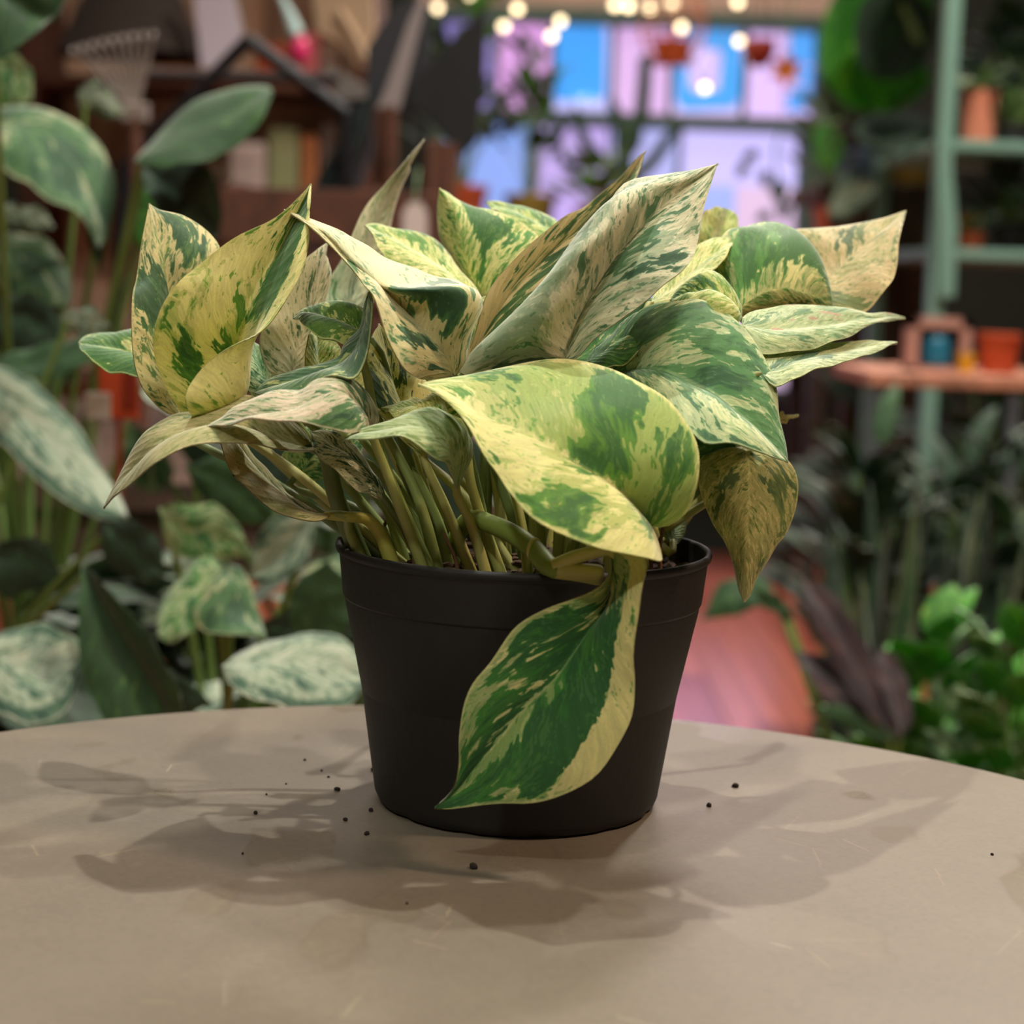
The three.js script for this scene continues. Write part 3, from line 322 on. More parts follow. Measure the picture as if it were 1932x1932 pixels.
{ // creeping stem over the front rim, with the two stalks of the hanging leaf
  const q = (x, y, z) => at(x, y, z), g1 = mat(0x7d9040, 0.5), g2 = mat(0xb5b068, 0.5);
  const vine = part(pothos, 'creeping_stem', taper([V3(-0.03, soilY - 0.002, 0.0), q(880, 985, 0.02), q(928, 990, 0.042), q(975, 1012, 0.052), q(1010, 1040, 0.06), q(1042, 1074, 0.071), q(1070, 1085, 0.072)], 0.003, 0.0034, 28, 10), g1);
  part(vine, 'stalk', taper([q(1045, 1076, 0.071), q(1095, 1080, 0.072), q(1140, 1087, 0.073)], 0.0026, 0.0034), g2);
  part(vine, 'stalk', taper([q(1045, 1070, 0.071), q(1090, 1050, 0.072), q(1150, 1040, 0.072), q(1158, 1055, 0.073)], 0.0026, 0.0017), g2);
  part(vine, 'node_ring', new THREE.TorusGeometry(0.0034, 0.0007, 8, 20).rotateY(1.0).translate(...q(1008, 1038, 0.0595).toArray()), g2);
  part(pothos, 'creeping_stem', taper([V3(-0.04, soilY, 0.03), q(700, 985, 0.03), q(655, 975, 0.035), q(600, 972, 0.035)], 0.0032, 0.0014), mat(0xa39f45, 0.5));
  const r = rngOf(77);
  for (let i = 0; i < 26; i++) { const a = r() * 6.28, d = 0.045 * Math.sqrt(r()), x = Math.sin(a) * d, z = Math.cos(a) * d, lx = x * 1.5 + (r() - 0.5) * 0.03, lz = z * 0.9 + (r() - 0.5) * 0.02, h = 0.03 + r() * 0.035; part(pothos, 'stalk', taper([V3(x, soilY, z), V3(x + (lx - x) * 0.35, soilY + h * 0.5, z + (lz - z) * 0.35), V3(lx, soilY + h, lz)], 0.0019 + r() * 0.0006, 0.0013), stemMats[i % 4]); }
  for (let i = 0; i < 12; i++) { const a = r() * 6.28, x = Math.sin(a) * 0.05, z = Math.cos(a) * 0.05; part(pothos, 'dry_sheath', taper([V3(x, soilY, z), V3(x + 0.004 * (r() - 0.5), soilY + 0.012, z), V3(x + 0.014 * (r() - 0.5), soilY + 0.02 + 0.012 * r(), z + 0.004)], 0.001, 0.0004, 8, 5), mat(0x6b4a30, 0.9)); }
}
// soil crumbs on the table
{
  const r = rngOf(21), m = mat(0x231a13, 1);
  const spots = [[637, 1492, 5], [1387, 1485, 5.5], [1338, 1521, 5], [894, 1639, 6], [620, 1467, 2.5], [575, 1435, 2.5], [503, 1500, 2.5], [482, 1536, 3.5], [652, 1549, 4], [700, 1531, 4], [692, 1575, 4], [458, 1612, 2.5], [768, 1706, 2.5], [1872, 1613, 2.5], [540, 1480, 2], [607, 1455, 2], [704, 1455, 5]];
  for (const [px, py, s] of spots) {
    const d = at(px, py, 0).sub(EYE), p = EYE.clone().addScaledVector(d, (TABLE - EYE.y) / d.y), k = s * 0.00019;
    const own = { 637: 'largest dark soil crumb on the table to the left of the pot', 1387: 'dark soil crumb right of the pot, farther one of the largest two', 1338: 'dark soil crumb right of the pot, nearer one of the largest two', 894: 'dark soil crumb lying in front of the pot in its shadow', 1872: 'tiny soil crumb alone near the right side of the table', 768: 'tiny soil crumb on the table nearest to the camera', 704: 'soil crumb touching the left foot of the black pot' }[px];
    const o = thing('soil_crumb', own ?? 'tiny dark soil crumb scattered near the left foot of the pot', 'soil crumb', V3(p.x, TABLE, p.z), own ? undefined : 'soil crumbs scattered on the table');
    const g = new THREE.IcosahedronGeometry(k, 1), q = g.attributes.position; for (let i = 0; i < q.count; i++) { const f = 0.7 + 0.6 * noise(q.getX(i) * 900 + px, q.getY(i) * 900 + q.getZ(i) * 700); q.setXYZ(i, q.getX(i) * f * 1.3, Math.max(-k * 0.6, q.getY(i) * f), q.getZ(i) * f); } g.computeVertexNormals();
    local(o, 'crumb', g, m, V3(0, k * 0.6, 0), [0, r() * 6, 0]);
  }
}

// ------------------------------------------------------------------ behind: kinds of things
const potProfile = (r, h) => [[0, 0.002], [r * 0.72, 0.002], [r * 0.76, 0.0], [r * 0.93, h * 0.8], [r, h * 0.8], [r * 1.02, h * 0.99], [r, h], [r * 0.93, h * 0.99], [r * 0.9, h * 0.75], [r * 0.7, 0.01], [0, 0.01]];
const terracotta = mat(0xb5502a, 0.8), darkSoil = mat(0x2c2018, 1);
function addPot(t, r, h, m, y = 0) { const p = local(t, 'pot', lathe(potProfile(r, h), 32), m, V3(0, y, 0)); local(t, 'soil', new THREE.CylinderGeometry(r * 0.9, r * 0.88, 0.012, 24), darkSoil, V3(0, y + h * 0.9, 0)); return p; }
// blades of a generic plant: base at the origin, growing along +y and bending to +z
function bladeGeo(len, wid, bend, fold, lobe = 0.06, nv = 12, nu = 3) {
  const M = [], A = [], B = [], n = 10;
  for (let i = 0; i <= n; i++) {
    const t = i / n, ang = bend * t, y = len * (bend ? Math.sin(ang) / bend : t), z = len * (bend ? (1 - Math.cos(ang)) / bend : 0), w = wid / 2 * Math.pow(Math.sin(Math.PI * Math.pow(t, 0.72)), 0.8) * (1 - 0.15 * t), dip = t < 0.15 ? -lobe * len * Math.sin(t / 0.15 * Math.PI) : 0;
    M.push(V3(0, y, z)); A.push(V3(-w, y + dip * Math.cos(ang), z + fold * w)); B.push(V3(w, y + dip * Math.cos(ang), z + fold * w));
  }
  return loft(M, A, B, { k: 0.06, nv, nu, thick: len * 0.008, ripple: len * 0.02, seed: len * 91 });
}
const bgTex = {
  streak: leafTex({ cream: 0xc8c49a, green: 0x4c7c44, dark: 0x1f4f2c, ghost: 0x6c8a5c, G: 0.3, H: 0.2, seed: 101, w: 192, h: 288 }),
  pale: leafTex({ cream: 0xc4c8b0, green: 0x55795a, dark: 0x24503a, ghost: 0xa2b196, G: -0.25, H: 0.25, seed: 102, w: 192, h: 288, patches: [[-1, -0.75, 0, 1, 0.6], [0.75, 1, 0, 1, 0.6]] }),
  green: leafTex({ cream: 0x5f8a3e, green: 0x2c5e22, dark: 0x1c4a1a, ghost: 0x406f30, G: 0.6, H: 0.2, seed: 103, w: 192, h: 288, edge: 0.2 }),
  deep: leafTex({ cream: 0x3f6a3c, green: 0x1f4a26, dark: 0x12361c, ghost: 0x335c36, G: 0.6, H: 0.2, seed: 104, w: 128, h: 192, edge: 0.2 }),
  lime: leafTex({ cream: 0xa8c060, green: 0x4f9a1e, dark: 0x2f7a18, ghost: 0x82b040, G: 0.5, H: 0.2, seed: 105, w: 128, h: 192, edge: 0.2 }),
  mix: leafTex({ cream: 0xd0d2a8, green: 0x4f8a3c, dark: 0x2c6a34, ghost: 0x94b276, G: 0.0, H: 0.2, seed: 106, w: 192, h: 288 }),
  wine: leafTex({ cream: 0x6a443c, green: 0x34161c, dark: 0x200e14, ghost: 0x4a2428, G: 0.4, H: 0.1, seed: 107, w: 128, h: 192, edge: 0.3 }),
  bright: leafTex({ cream: 0xa8d850, green: 0x4cac14, dark: 0x359010, ghost: 0x7cc034, G: 0.5, H: 0.2, seed: 108, w: 128, h: 192, edge: 0.2 }),
};
const bgMat = Object.fromEntries(Object.entries(bgTex).map(([k, t]) => [k, leafMat(t, { bumpScale: 0.0003, clearcoat: 0.16 })]));
bgMat.glossy = leafMat(bgTex.bright, { clearcoat: 0.8, clearcoatRoughness: 0.25 });
// a bushy potted plant: leaves on stalks round a pot
const stalkMat = mat(0x6d8a44, 0.7);
function bush(name, label, { pos, potR = 0.06, potH = 0.1, potMat = terracotta, n = 24, len = 0.09, wid = 0.05, h = 0.16, spread = 0.12, mats = ['green'], bend = 1, up = 0.5, seed = 1, group, category = 'potted plant', noPot }) {
  const t = thing(name, label, category, pos, group), r = rngOf(seed * 977 + 3);
  if (!noPot) addPot(t, potR, potH, potMat);
  const shapes = [0.8, 1, 1.2].map((k) => bladeGeo(len * k, wid * k, bend * (0.7 + 0.4 * k), 0.25));
  const y0 = noPot ? 0 : potH * 0.9;
  for (let i = 0; i < n; i++) {
    const a = i * 2.39996 + r() * 0.5, q = Math.sqrt((i + 0.5) / n), d = spread * q, y = y0 + h * (1 - 0.65 * q * q) * (0.55 + 0.45 * r());
    const leaf = local(t, 'leaf', shapes[i % 3], bgMat[mats[Math.floor(r() * mats.length)]], V3(Math.sin(a) * d, y, Math.cos(a) * d));
    leaf.rotation.order = 'YXZ'; leaf.rotation.set((1 - up) * (0.4 + 1.0 * q) * 1.1, a + (r() - 0.5) * 0.8, (r() - 0.5) * 0.5);
    if (i % 2 === 0) { const p = leaf.position; local(t, 'stalk', taper([V3(p.x * 0.15, y0 * 0.95, p.z * 0.15), V3(p.x * 0.5, y0 + (p.y - y0) * 0.6, p.z * 0.5), p.clone()], 0.003, 0.002, 6, 5), stalkMat); }
  }
  return t;
}
// a background leaf from places in the photograph
function bgLeaf(t, m, a, b, z, da, db, mt, k = 0.1, stalk) {
  const c = leafCurves({ m, a, b, z, da, db }); const l = part(t, 'leaf', loft(c.M, c.A, c.B, { k, nv: 20, nu: 4, thick: 0.0012, ripple: 0.003, seed: m[0] }), bgMat[mt]);
  if (stalk) { const p = c.M[0], d = c.M[1].clone().sub(p).normalize(); part(l, 'petiole', taper([stalk, stalk.clone().lerp(p, 0.5).add(V3(0, 0.02, 0)), p.clone().addScaledVector(d, 0.006)], 0.0035, 0.0022, 10, 6), stalkMat); }
  return l;
}

// ------------------------------------------------------------------ left: tiered bench with large pothos plants
const benchWood = new THREE.MeshStandardMaterial({ map: wood(78, 56, 44, 8), roughness: 0.8 });
function bench(name, label, x0, x1, y, z0, z1, boards, m = benchWood, inset = 0.04) {
  const t = thing(name, label, 'bench', V3((x0 + x1) / 2, 0, (z0 + z1) / 2)), w = (z1 - z0) / boards;
  for (let i = 0; i < boards; i++) part(t, 'board', box(x0, x1, y - 0.03, y, z0 + i * w + 0.003, z0 + (i + 1) * w - 0.003, 0.003), m);
  for (const x of [x0 + inset, x1 - 0.04]) for (const z of [z0 + 0.04, z1 - 0.04]) part(t, 'leg', box(x - 0.025, x + 0.025, 0, y - 0.03, z - 0.025, z + 0.025, 0.003), m);
  part(t, 'apron', box(x0 + 0.02, x1 - 0.02, y - 0.09, y - 0.03, z1 - 0.03, z1 - 0.01, 0.002), m);
  return t;
}
bench('plant_bench', 'low brown wooden bench under the pothos plants behind the round table', -1.0, 0.06, 0.42, -0.95, -0.42, 5);
bench('plant_bench', 'taller brown wooden bench holding the garden tool crate', -1.5, 0.1, 0.735, -2.1, -1.05, 8);
const darkPot = mat(0x2a2622, 0.6), potGrey = mat(0x6f6a62, 0.7);
function leafyPothos(label, x, z, y, leaves, fill, seed, spread = [0.3, 0.35]) {
  const t = thing('variegated_pothos', label, 'potted plant', V3(x, y, z), 'large pothos plants on the benches'); addPot(t, 0.075, 0.12, darkPot);
  const root = V3(x, y + 0.11, z), r = rngOf(seed);
  for (const [m, a, b, zz, da, db, mt, k] of leaves) bgLeaf(t, m, a, b, zz, da, db, mt, k, root);
  const shapes = [0.10, 0.13, 0.16].map((l) => bladeGeo(l, l * 0.55, 1.1, 0.2, 0.08));
  for (let i = 0; i < fill; i++) {
    const a = (i * 2.39996) % 6.283, q = Math.sqrt((i + 0.5) / fill), p = V3(Math.sin(a) * spread[0] * q, 0.1 + spread[1] * (1 - q * 0.7) * r(), Math.cos(a) * 0.16 * q);
    const l = local(t, 'leaf', shapes[i % 3], bgMat[['deep', 'green', 'streak', 'deep', 'pale', 'green'][Math.floor(r() * 6)]], p); l.rotation.order = 'YXZ'; l.rotation.set(0.5 + r() * 1.4, a + (r() - 0.5), (r() - 0.5) * 0.8);
    part(l.parent, 'stalk', taper([root.clone(), root.clone().add(p.clone().add(t.position)).multiplyScalar(0.5).add(V3(0, 0.02, 0)), p.clone().add(t.position)], 0.003, 0.002, 6, 5), stalkMat);
  }
  return t;
}
leafyPothos('large streaky pothos rising at the left behind the tall speckled leaf', -0.40, -0.84, 0.42, [
  [[-30, 235, 60, 245, 130, 300, 175, 380, 186, 468], [-30, 290, 40, 340, 90, 385, 150, 405], [0, 205, 80, 203, 150, 230, 195, 285, 210, 360, 200, 440], [-0.74, -0.72, -0.70], 0.03, -0.03, 'streak'],
  [[255, 305, 330, 262, 420, 222, 515, 172], [300, 312, 380, 303, 445, 282, 495, 222], [268, 285, 310, 240, 370, 190, 440, 167, 500, 164], [-0.66, -0.68, -0.70], 0.02, -0.03, 'green'],
  [[262, 308, 310, 350, 360, 400, 412, 445], [280, 370, 320, 430, 370, 460], [320, 312, 390, 308, 412, 360, 420, 410], [-0.72, -0.72], 0.02, 0, 'deep'],
  [[150, 200, 190, 170, 235, 210], [150, 170, 180, 150], [170, 210, 210, 225], [-0.8, -0.8], 0, 0, 'pale'],
  [[-30, -40, 40, 10, 100, 40, 125, -5], [0, 110, 60, 75], [40, -60, 100, -30], [-0.55, -0.55], 0.02, 0, 'green'],
  [[200, 300, 195, 360, 175, 420, 190, 520], [180, 350, 160, 420], [215, 350, 200, 450], [-0.75, -0.72], 0, 0.02, 'green'],
  [[-40, 470, 30, 480, 90, 520, 130, 580], [0, 540, 60, 570], [20, 440, 90, 460, 130, 520], [-0.74, -0.72], 0.02, -0.02, 'streak'],
  [[290, 330, 300, 400, 280, 480], [250, 380, 240, 440], [340, 380, 330, 440], [-0.8, -0.8], 0, 0, 'lime'],
  [[-40, 120, 20, 130, 60, 190], [-20, 190, 20, 210], [10, 100, 55, 130], [-0.8, -0.8], 0, 0, 'mix'],
  [[-20, 400, 40, 400, 100, 430], [10, 420, 60, 440], [30, 385, 80, 400], [-0.8, -0.8], 0, 0, 'pale'],
], 44, 31, [0.2, 0.52]);
leafyPothos('pale leaved pothos at the left edge beside the long drooping leaf', -0.44, -0.66, 0.42, [
  [[-60, 690, 20, 760, 110, 850, 180, 920, 242, 978], [-40, 800, 40, 870, 120, 940, 190, 975], [-20, 690, 60, 715, 130, 790, 190, 880, 225, 940], [-0.6, -0.56, -0.54], 0.02, -0.02, 'pale'],
  [[-40, 700, 60, 690, 150, 660, 240, 640], [20, 720, 110, 705, 190, 675], [20, 665, 110, 650, 190, 630], [-0.66, -0.66], 0.01, -0.01, 'green'],
  [[115, 600, 150, 598, 205, 615], [130, 625, 170, 630], [140, 580, 180, 585], [-0.64, -0.64], 0, 0, 'pale'],
  [[155, 1062, 190, 1130, 240, 1220, 300, 1320, 345, 1420], [150, 1120, 148, 1220, 170, 1310, 230, 1400], [205, 1110, 275, 1190, 315, 1260, 345, 1330], [-0.42, -0.40, -0.38], 0.01, 0.02, 'green'],
  [[-60, 1230, 20, 1250, 90, 1280, 160, 1230], [-40, 1330, 40, 1360, 120, 1340], [0, 1190, 70, 1180, 130, 1195], [-0.42, -0.42], 0.03, -0.02, 'pale'],
  [[190, 990, 240, 1020, 310, 1090], [200, 1060, 260, 1100], [240, 980, 300, 1020], [-0.5, -0.5], 0, 0, 'deep'],
  [[-40, 600, 20, 590, 80, 610, 130, 660], [-20, 650, 60, 670], [10, 560, 90, 570], [-0.7, -0.7], 0, 0, 'deep'],
  [[-30, 1060, 40, 1040, 110, 1080], [0, 1120, 70, 1120], [20, 1010, 90, 1030], [-0.55, -0.55], 0, 0, 'deep'],
], 34, 32, [0.24, 0.3]);
leafyPothos('grey green pothos crowding the far rim of the round table', -0.20, -0.62, 0.42, [
  [[420, 1070, 380, 1110, 340, 1150, 298, 1200], [400, 1150, 360, 1190, 320, 1215], [390, 1050, 340, 1090, 305, 1140], [-0.42, -0.40], 0.01, -0.02, 'mix'],
  [[430, 1065, 445, 1110, 465, 1160, 502, 1206], [390, 1110, 370, 1170, 410, 1195, 460, 1195], [455, 1075, 478, 1120, 490, 1170], [-0.42, -0.40], 0.02, -0.01, 'streak'],
  [[420, 1260, 500, 1250, 600, 1260, 700, 1280], [450, 1310, 540, 1340, 640, 1345], [460, 1230, 540, 1200, 640, 1200], [-0.34, -0.34], 0.03, -0.03, 'pale'],
  [[600, 960, 560, 1010, 520, 1060, 470, 1090], [580, 1050, 530, 1100], [550, 960, 490, 1010], [-0.45, -0.45], 0.01, 0, 'pale'],
  [[620, 1060, 600, 1120, 590, 1180, 600, 1240], [560, 1100, 550, 1180], [660, 1110, 650, 1190], [-0.42, -0.42], 0, 0, 'green'],
  [[300, 960, 350, 1000, 420, 1010, 480, 1050], [320, 1030, 390, 1050], [350, 950, 430, 970], [-0.5, -0.5], 0, 0, 'mix'],
  [[350, 880, 420, 900, 480, 950, 520, 990], [380, 940, 440, 980], [420, 860, 490, 900], [-0.55, -0.55], 0, 0, 'green'],
  [[480, 1180, 560, 1180, 640, 1170, 700, 1190], [520, 1220, 610, 1220], [540, 1150, 630, 1140], [-0.45, -0.45], 0, 0, 'deep'],
  [[200, 1330, 250, 1300, 320, 1290, 400, 1330], [240, 1350, 320, 1360], [240, 1280, 320, 1260], [-0.4, -0.4], 0, 0, 'deep'],
], 30, 33, [0.22, 0.26]);
leafyPothos('shadowed pothos low between the round table pot and the taller bench', -0.16, -0.88, 0.42, [
  [[330, 780, 380, 840, 420, 880, 480, 900], [340, 850, 400, 900], [400, 800, 460, 850], [-0.8, -0.8], 0, 0, 'deep'],
  [[520, 780, 500, 850, 480, 920, 500, 980], [460, 840, 440, 920], [560, 850, 540, 930], [-0.8, -0.8], 0, 0, 'deep'],
  [[620, 800, 640, 870, 630, 940, 600, 1000], [580, 860, 570, 940], [690, 870, 680, 940], [-0.8, -0.8], 0, 0, 'green'],
  [[720, 780, 740, 850, 760, 920, 750, 990], [690, 850, 700, 940], [800, 840, 820, 920], [-0.8, -0.8], 0, 0, 'deep'],
  [[850, 800, 870, 860, 880, 930, 860, 1000], [810, 860, 810, 940], [930, 860, 940, 930], [-0.8, -0.8], 0, 0, 'deep'],
  [[240, 800, 280, 860, 300, 930], [220, 850, 250, 910], [300, 830, 330, 890], [-0.82, -0.82], 0, 0, 'streak'],
  [[960, 820, 980, 880, 990, 960], [920, 870, 940, 940], [1040, 870, 1040, 940], [-0.8, -0.8], 0, 0, 'deep'],
  [[1090, 830, 1100, 890, 1100, 980], [1050, 880, 1050, 950], [1150, 890, 1150, 950], [-0.8, -0.8], 0, 0, 'green'],
], 26, 34, [0.18, 0.34]);
{ // orange and white plant tags between the leaves
  const tg = thing('plant_tag', 'orange and red plant tag stuck among the pothos at the left', 'plant tag', at(225, 760, -0.72)); part(tg, 'tag_card', boxPx(185, 690, 262, 790, -0.72, 0.003, 0.001), mat(0xc2481c, 0.6)); part(tg, 'stake', boxPx(218, 780, 230, 980, -0.722, 0.003), mat(0x8a3418, 0.6)); part(tg, 'tag_band', boxPx(232, 696, 258, 770, -0.718, 0.002), mat(0x96301a, 0.6));
  const t2 = thing('plant_tag', 'small pale grey plant tag beside the orange tag', 'plant tag', at(185, 790, -0.70)); part(t2, 'tag_card', boxPx(160, 742, 208, 792, -0.70, 0.002, 0.0008), mat(0xb4a89c, 0.6)); part(t2, 'stake', boxPx(180, 785, 190, 980, -0.702, 0.002), mat(0x9a8f84, 0.6));
}
// ------------------------------------------------------------------ crate with garden tools
const ZT = -1.62, crateWood = new THREE.MeshStandardMaterial({ map: wood(90, 52, 34, 15), roughness: 0.75 }), blackMetal = mat(0x17161a, 0.45, { metalness: 0.3 }), steel = mat(0x8d8780, 0.4, { metalness: 0.7 }), greyWood = new THREE.MeshStandardMaterial({ map: wood(140, 122, 108, 16), roughness: 0.8 });
{
  const a = at(415, 345, ZT), b = at(832, 345, ZT), y0 = 0.735, t = thing('tool_crate', 'brown slatted wooden crate holding garden tools on the taller bench', 'crate', V3((a.x + b.x) / 2, y0, ZT - 0.1)), h = a.y - y0;
  const n = 4; for (let i = 0; i < n; i++) for (const [z0, z1] of [[ZT - 0.012, ZT], [ZT - 0.22, ZT - 0.208]]) part(t, 'slat', box(a.x, b.x, y0 + h * i / n + 0.004, y0 + h * (i + 1) / n - 0.004, z0, z1, 0.002), crateWood);
  for (const x of [a.x, b.x - 0.02]) for (let i = 0; i < n; i++) part(t, 'slat', box(x, x + 0.012, y0 + h * i / n + 0.004, y0 + h * (i + 1) / n - 0.004, ZT - 0.208, ZT - 0.012, 0.002), crateWood);
  part(t, 'crate_floor', box(a.x, b.x, y0, y0 + 0.012, ZT - 0.208, ZT - 0.012), crateWood);
  for (const x of [at(430, 340, ZT).x, at(700, 340, ZT).x, b.x - 0.02]) part(t, 'corner_post', box(x, x + 0.02, y0, h + y0 + (x > b.x - 0.03 ? 0.06 : 0), ZT - 0.03, ZT - 0.012, 0.002), crateWood);
  const tg = thing('hanging_tag', 'white paper price tag hanging on the front of the tool crate', 'tag', at(783, 455, ZT + 0.012)); const s = new THREE.Shape([[760, 456], [806, 456], [806, 402], [795, 382], [772, 382], [760, 402]].map(([x, y]) => { const p = at(x, y, ZT + 0.01); return new THREE.Vector2(p.x, p.y); })); part(tg, 'tag_card', new THREE.ExtrudeGeometry(s, { depth: 0.0015, bevelEnabled: false }).translate(0, 0, ZT + 0.01), mat(0xd8c4bc, 0.8)); part(tg, 'string', tube([at(783, 385, ZT + 0.011), at(786, 350, ZT + 0.011), at(790, 318, ZT + 0.004)], 0.0012), mat(0x9db58a, 0.8));
}
const slab = (t, name, pts, z, d, m) => { const s = new THREE.Shape(pts.map(([x, y]) => { const p = at(x, y, z); return new THREE.Vector2(p.x, p.y); })); return part(t, name, new THREE.ExtrudeGeometry(s, { depth: d, bevelEnabled: true, bevelSize: 0.001, bevelThickness: 0.001, bevelSegments: 1 }).translate(0, 0, z - d), m); };
{ const z = ZT - 0.06, t = thing('garden_spade', 'large black spade blade with grey handle sticking up in the crate', 'garden tool', at(830, 640, z)); slab(t, 'blade', [[916, 14], [912, 120], [898, 262], [872, 292], [800, 214], [762, 190], [770, 165], [850, 80]], z, 0.012, mat(0x09090b, 0.75)); part(t, 'handle', tube([at(850, 270, z - 0.006), at(840, 420, z - 0.006), at(825, 640, z - 0.006)], 0.012), crateWood); }
{ const z = ZT - 0.11, t = thing('garden_spade', 'dark grey spade blade leaning behind the black blade', 'garden tool', at(730, 640, z)); slab(t, 'blade', [[790, -10], [812, 60], [804, 190], [760, 220], [690, 205], [694, 90], [740, 20]], z, 0.012, mat(0x1d1d22, 0.65)); part(t, 'handle', tube([at(720, 200, z - 0.006), at(725, 420, z - 0.006), at(730, 640, z - 0.006)], 0.012), crateWood); }
{ const z = ZT - 0.03, t = thing('hand_trowel', 'slim grey trowel standing between the two spade blades', 'garden tool', at(740, 640, z)); slab(t, 'blade', [[792, 0], [800, 10], [752, 206], [712, 204], [728, 170], [772, 40]], z, 0.006, mat(0x8b7f7c, 0.5)); part(t, 'handle', taper([at(735, 200, z - 0.003), at(738, 420, z - 0.02), at(740, 640, z - 0.03)], 0.009, 0.011), crateWood); }
{ const z = ZT - 0.08, t = thing('garden_shears', 'black hedge shears leaning in the tool crate', 'garden tool', at(600, 640, z)); for (const d of [0, 26]) part(t, 'blade', taper([at(690 + d * 0.4, 170, z), at(640 + d, 290, z), at(596 + d, 370, z), at(575 + d, 640, z)], 0.008, 0.008), mat(0x1c2626, 0.5)); slab(t, 'blade', [[612, 120], [690, 165], [690, 185], [640, 190]], z + 0.01, 0.008, mat(0x6a625c, 0.5)); slab(t, 'grey_sleeve', [[700, 210], [730, 215], [680, 350], [630, 352], [640, 330]], z - 0.03, 0.01, mat(0x5a5458, 0.7)); }
{ const z = ZT - 0.02, t = thing('trestle_frame', 'black metal A shaped frame with crossbar above the tool crate', 'stand', at(450, 640, z)); part(t, 'leg', tube([at(230, 322, z), at(350, 198, z), at(470, 74, z)], 0.009, 20), blackMetal); part(t, 'leg', tube([at(466, 74, z), at(560, 144, z), at(654, 214, z)], 0.009, 20), blackMetal); part(t, 'leg', tube([at(652, 212, z), at(657, 420, z), at(660, 640, z)], 0.009, 20), blackMetal); part(t, 'crossbar', tube([at(270, 140, z), at(450, 144, z), at(640, 148, z)], 0.007), mat(0x2c1f1c, 0.6)); part(t, 'leg', tube([at(235, 315, z), at(225, 480, z), at(220, 640, z)], 0.009), blackMetal); }
{ const z = ZT + 0.16, t = thing('fan_rake', 'small fan rake with pale tines above the streaky pothos', 'garden tool', V3(at(262, 640, z).x, 0.736, z)); const m = mat(0x84776e, 0.5), hub = at(255, 215, z); for (let i = 0; i < 9; i++) { const x = 138 + i * 19, y = 98 - Math.sin((i + 1) / 9 * 1.5) * 36; part(t, 'tine', taper([hub, hub.clone().lerp(at(x, y, z), 0.5), at(x, y, z + 0.004), at(x - 3, y + 10, z + 0.014)], 0.0026, 0.0022, 10, 6), m); } part(t, 'handle', taper([hub, at(258, 400, z), V3(hub.x + 0.01, 0.736, z)], 0.007, 0.008), crateWood); part(t, 'hub', box(hub.x - 0.016, hub.x + 0.016, hub.y - 0.01, hub.y + 0.012, z - 0.006, z + 0.006, 0.003), m); }
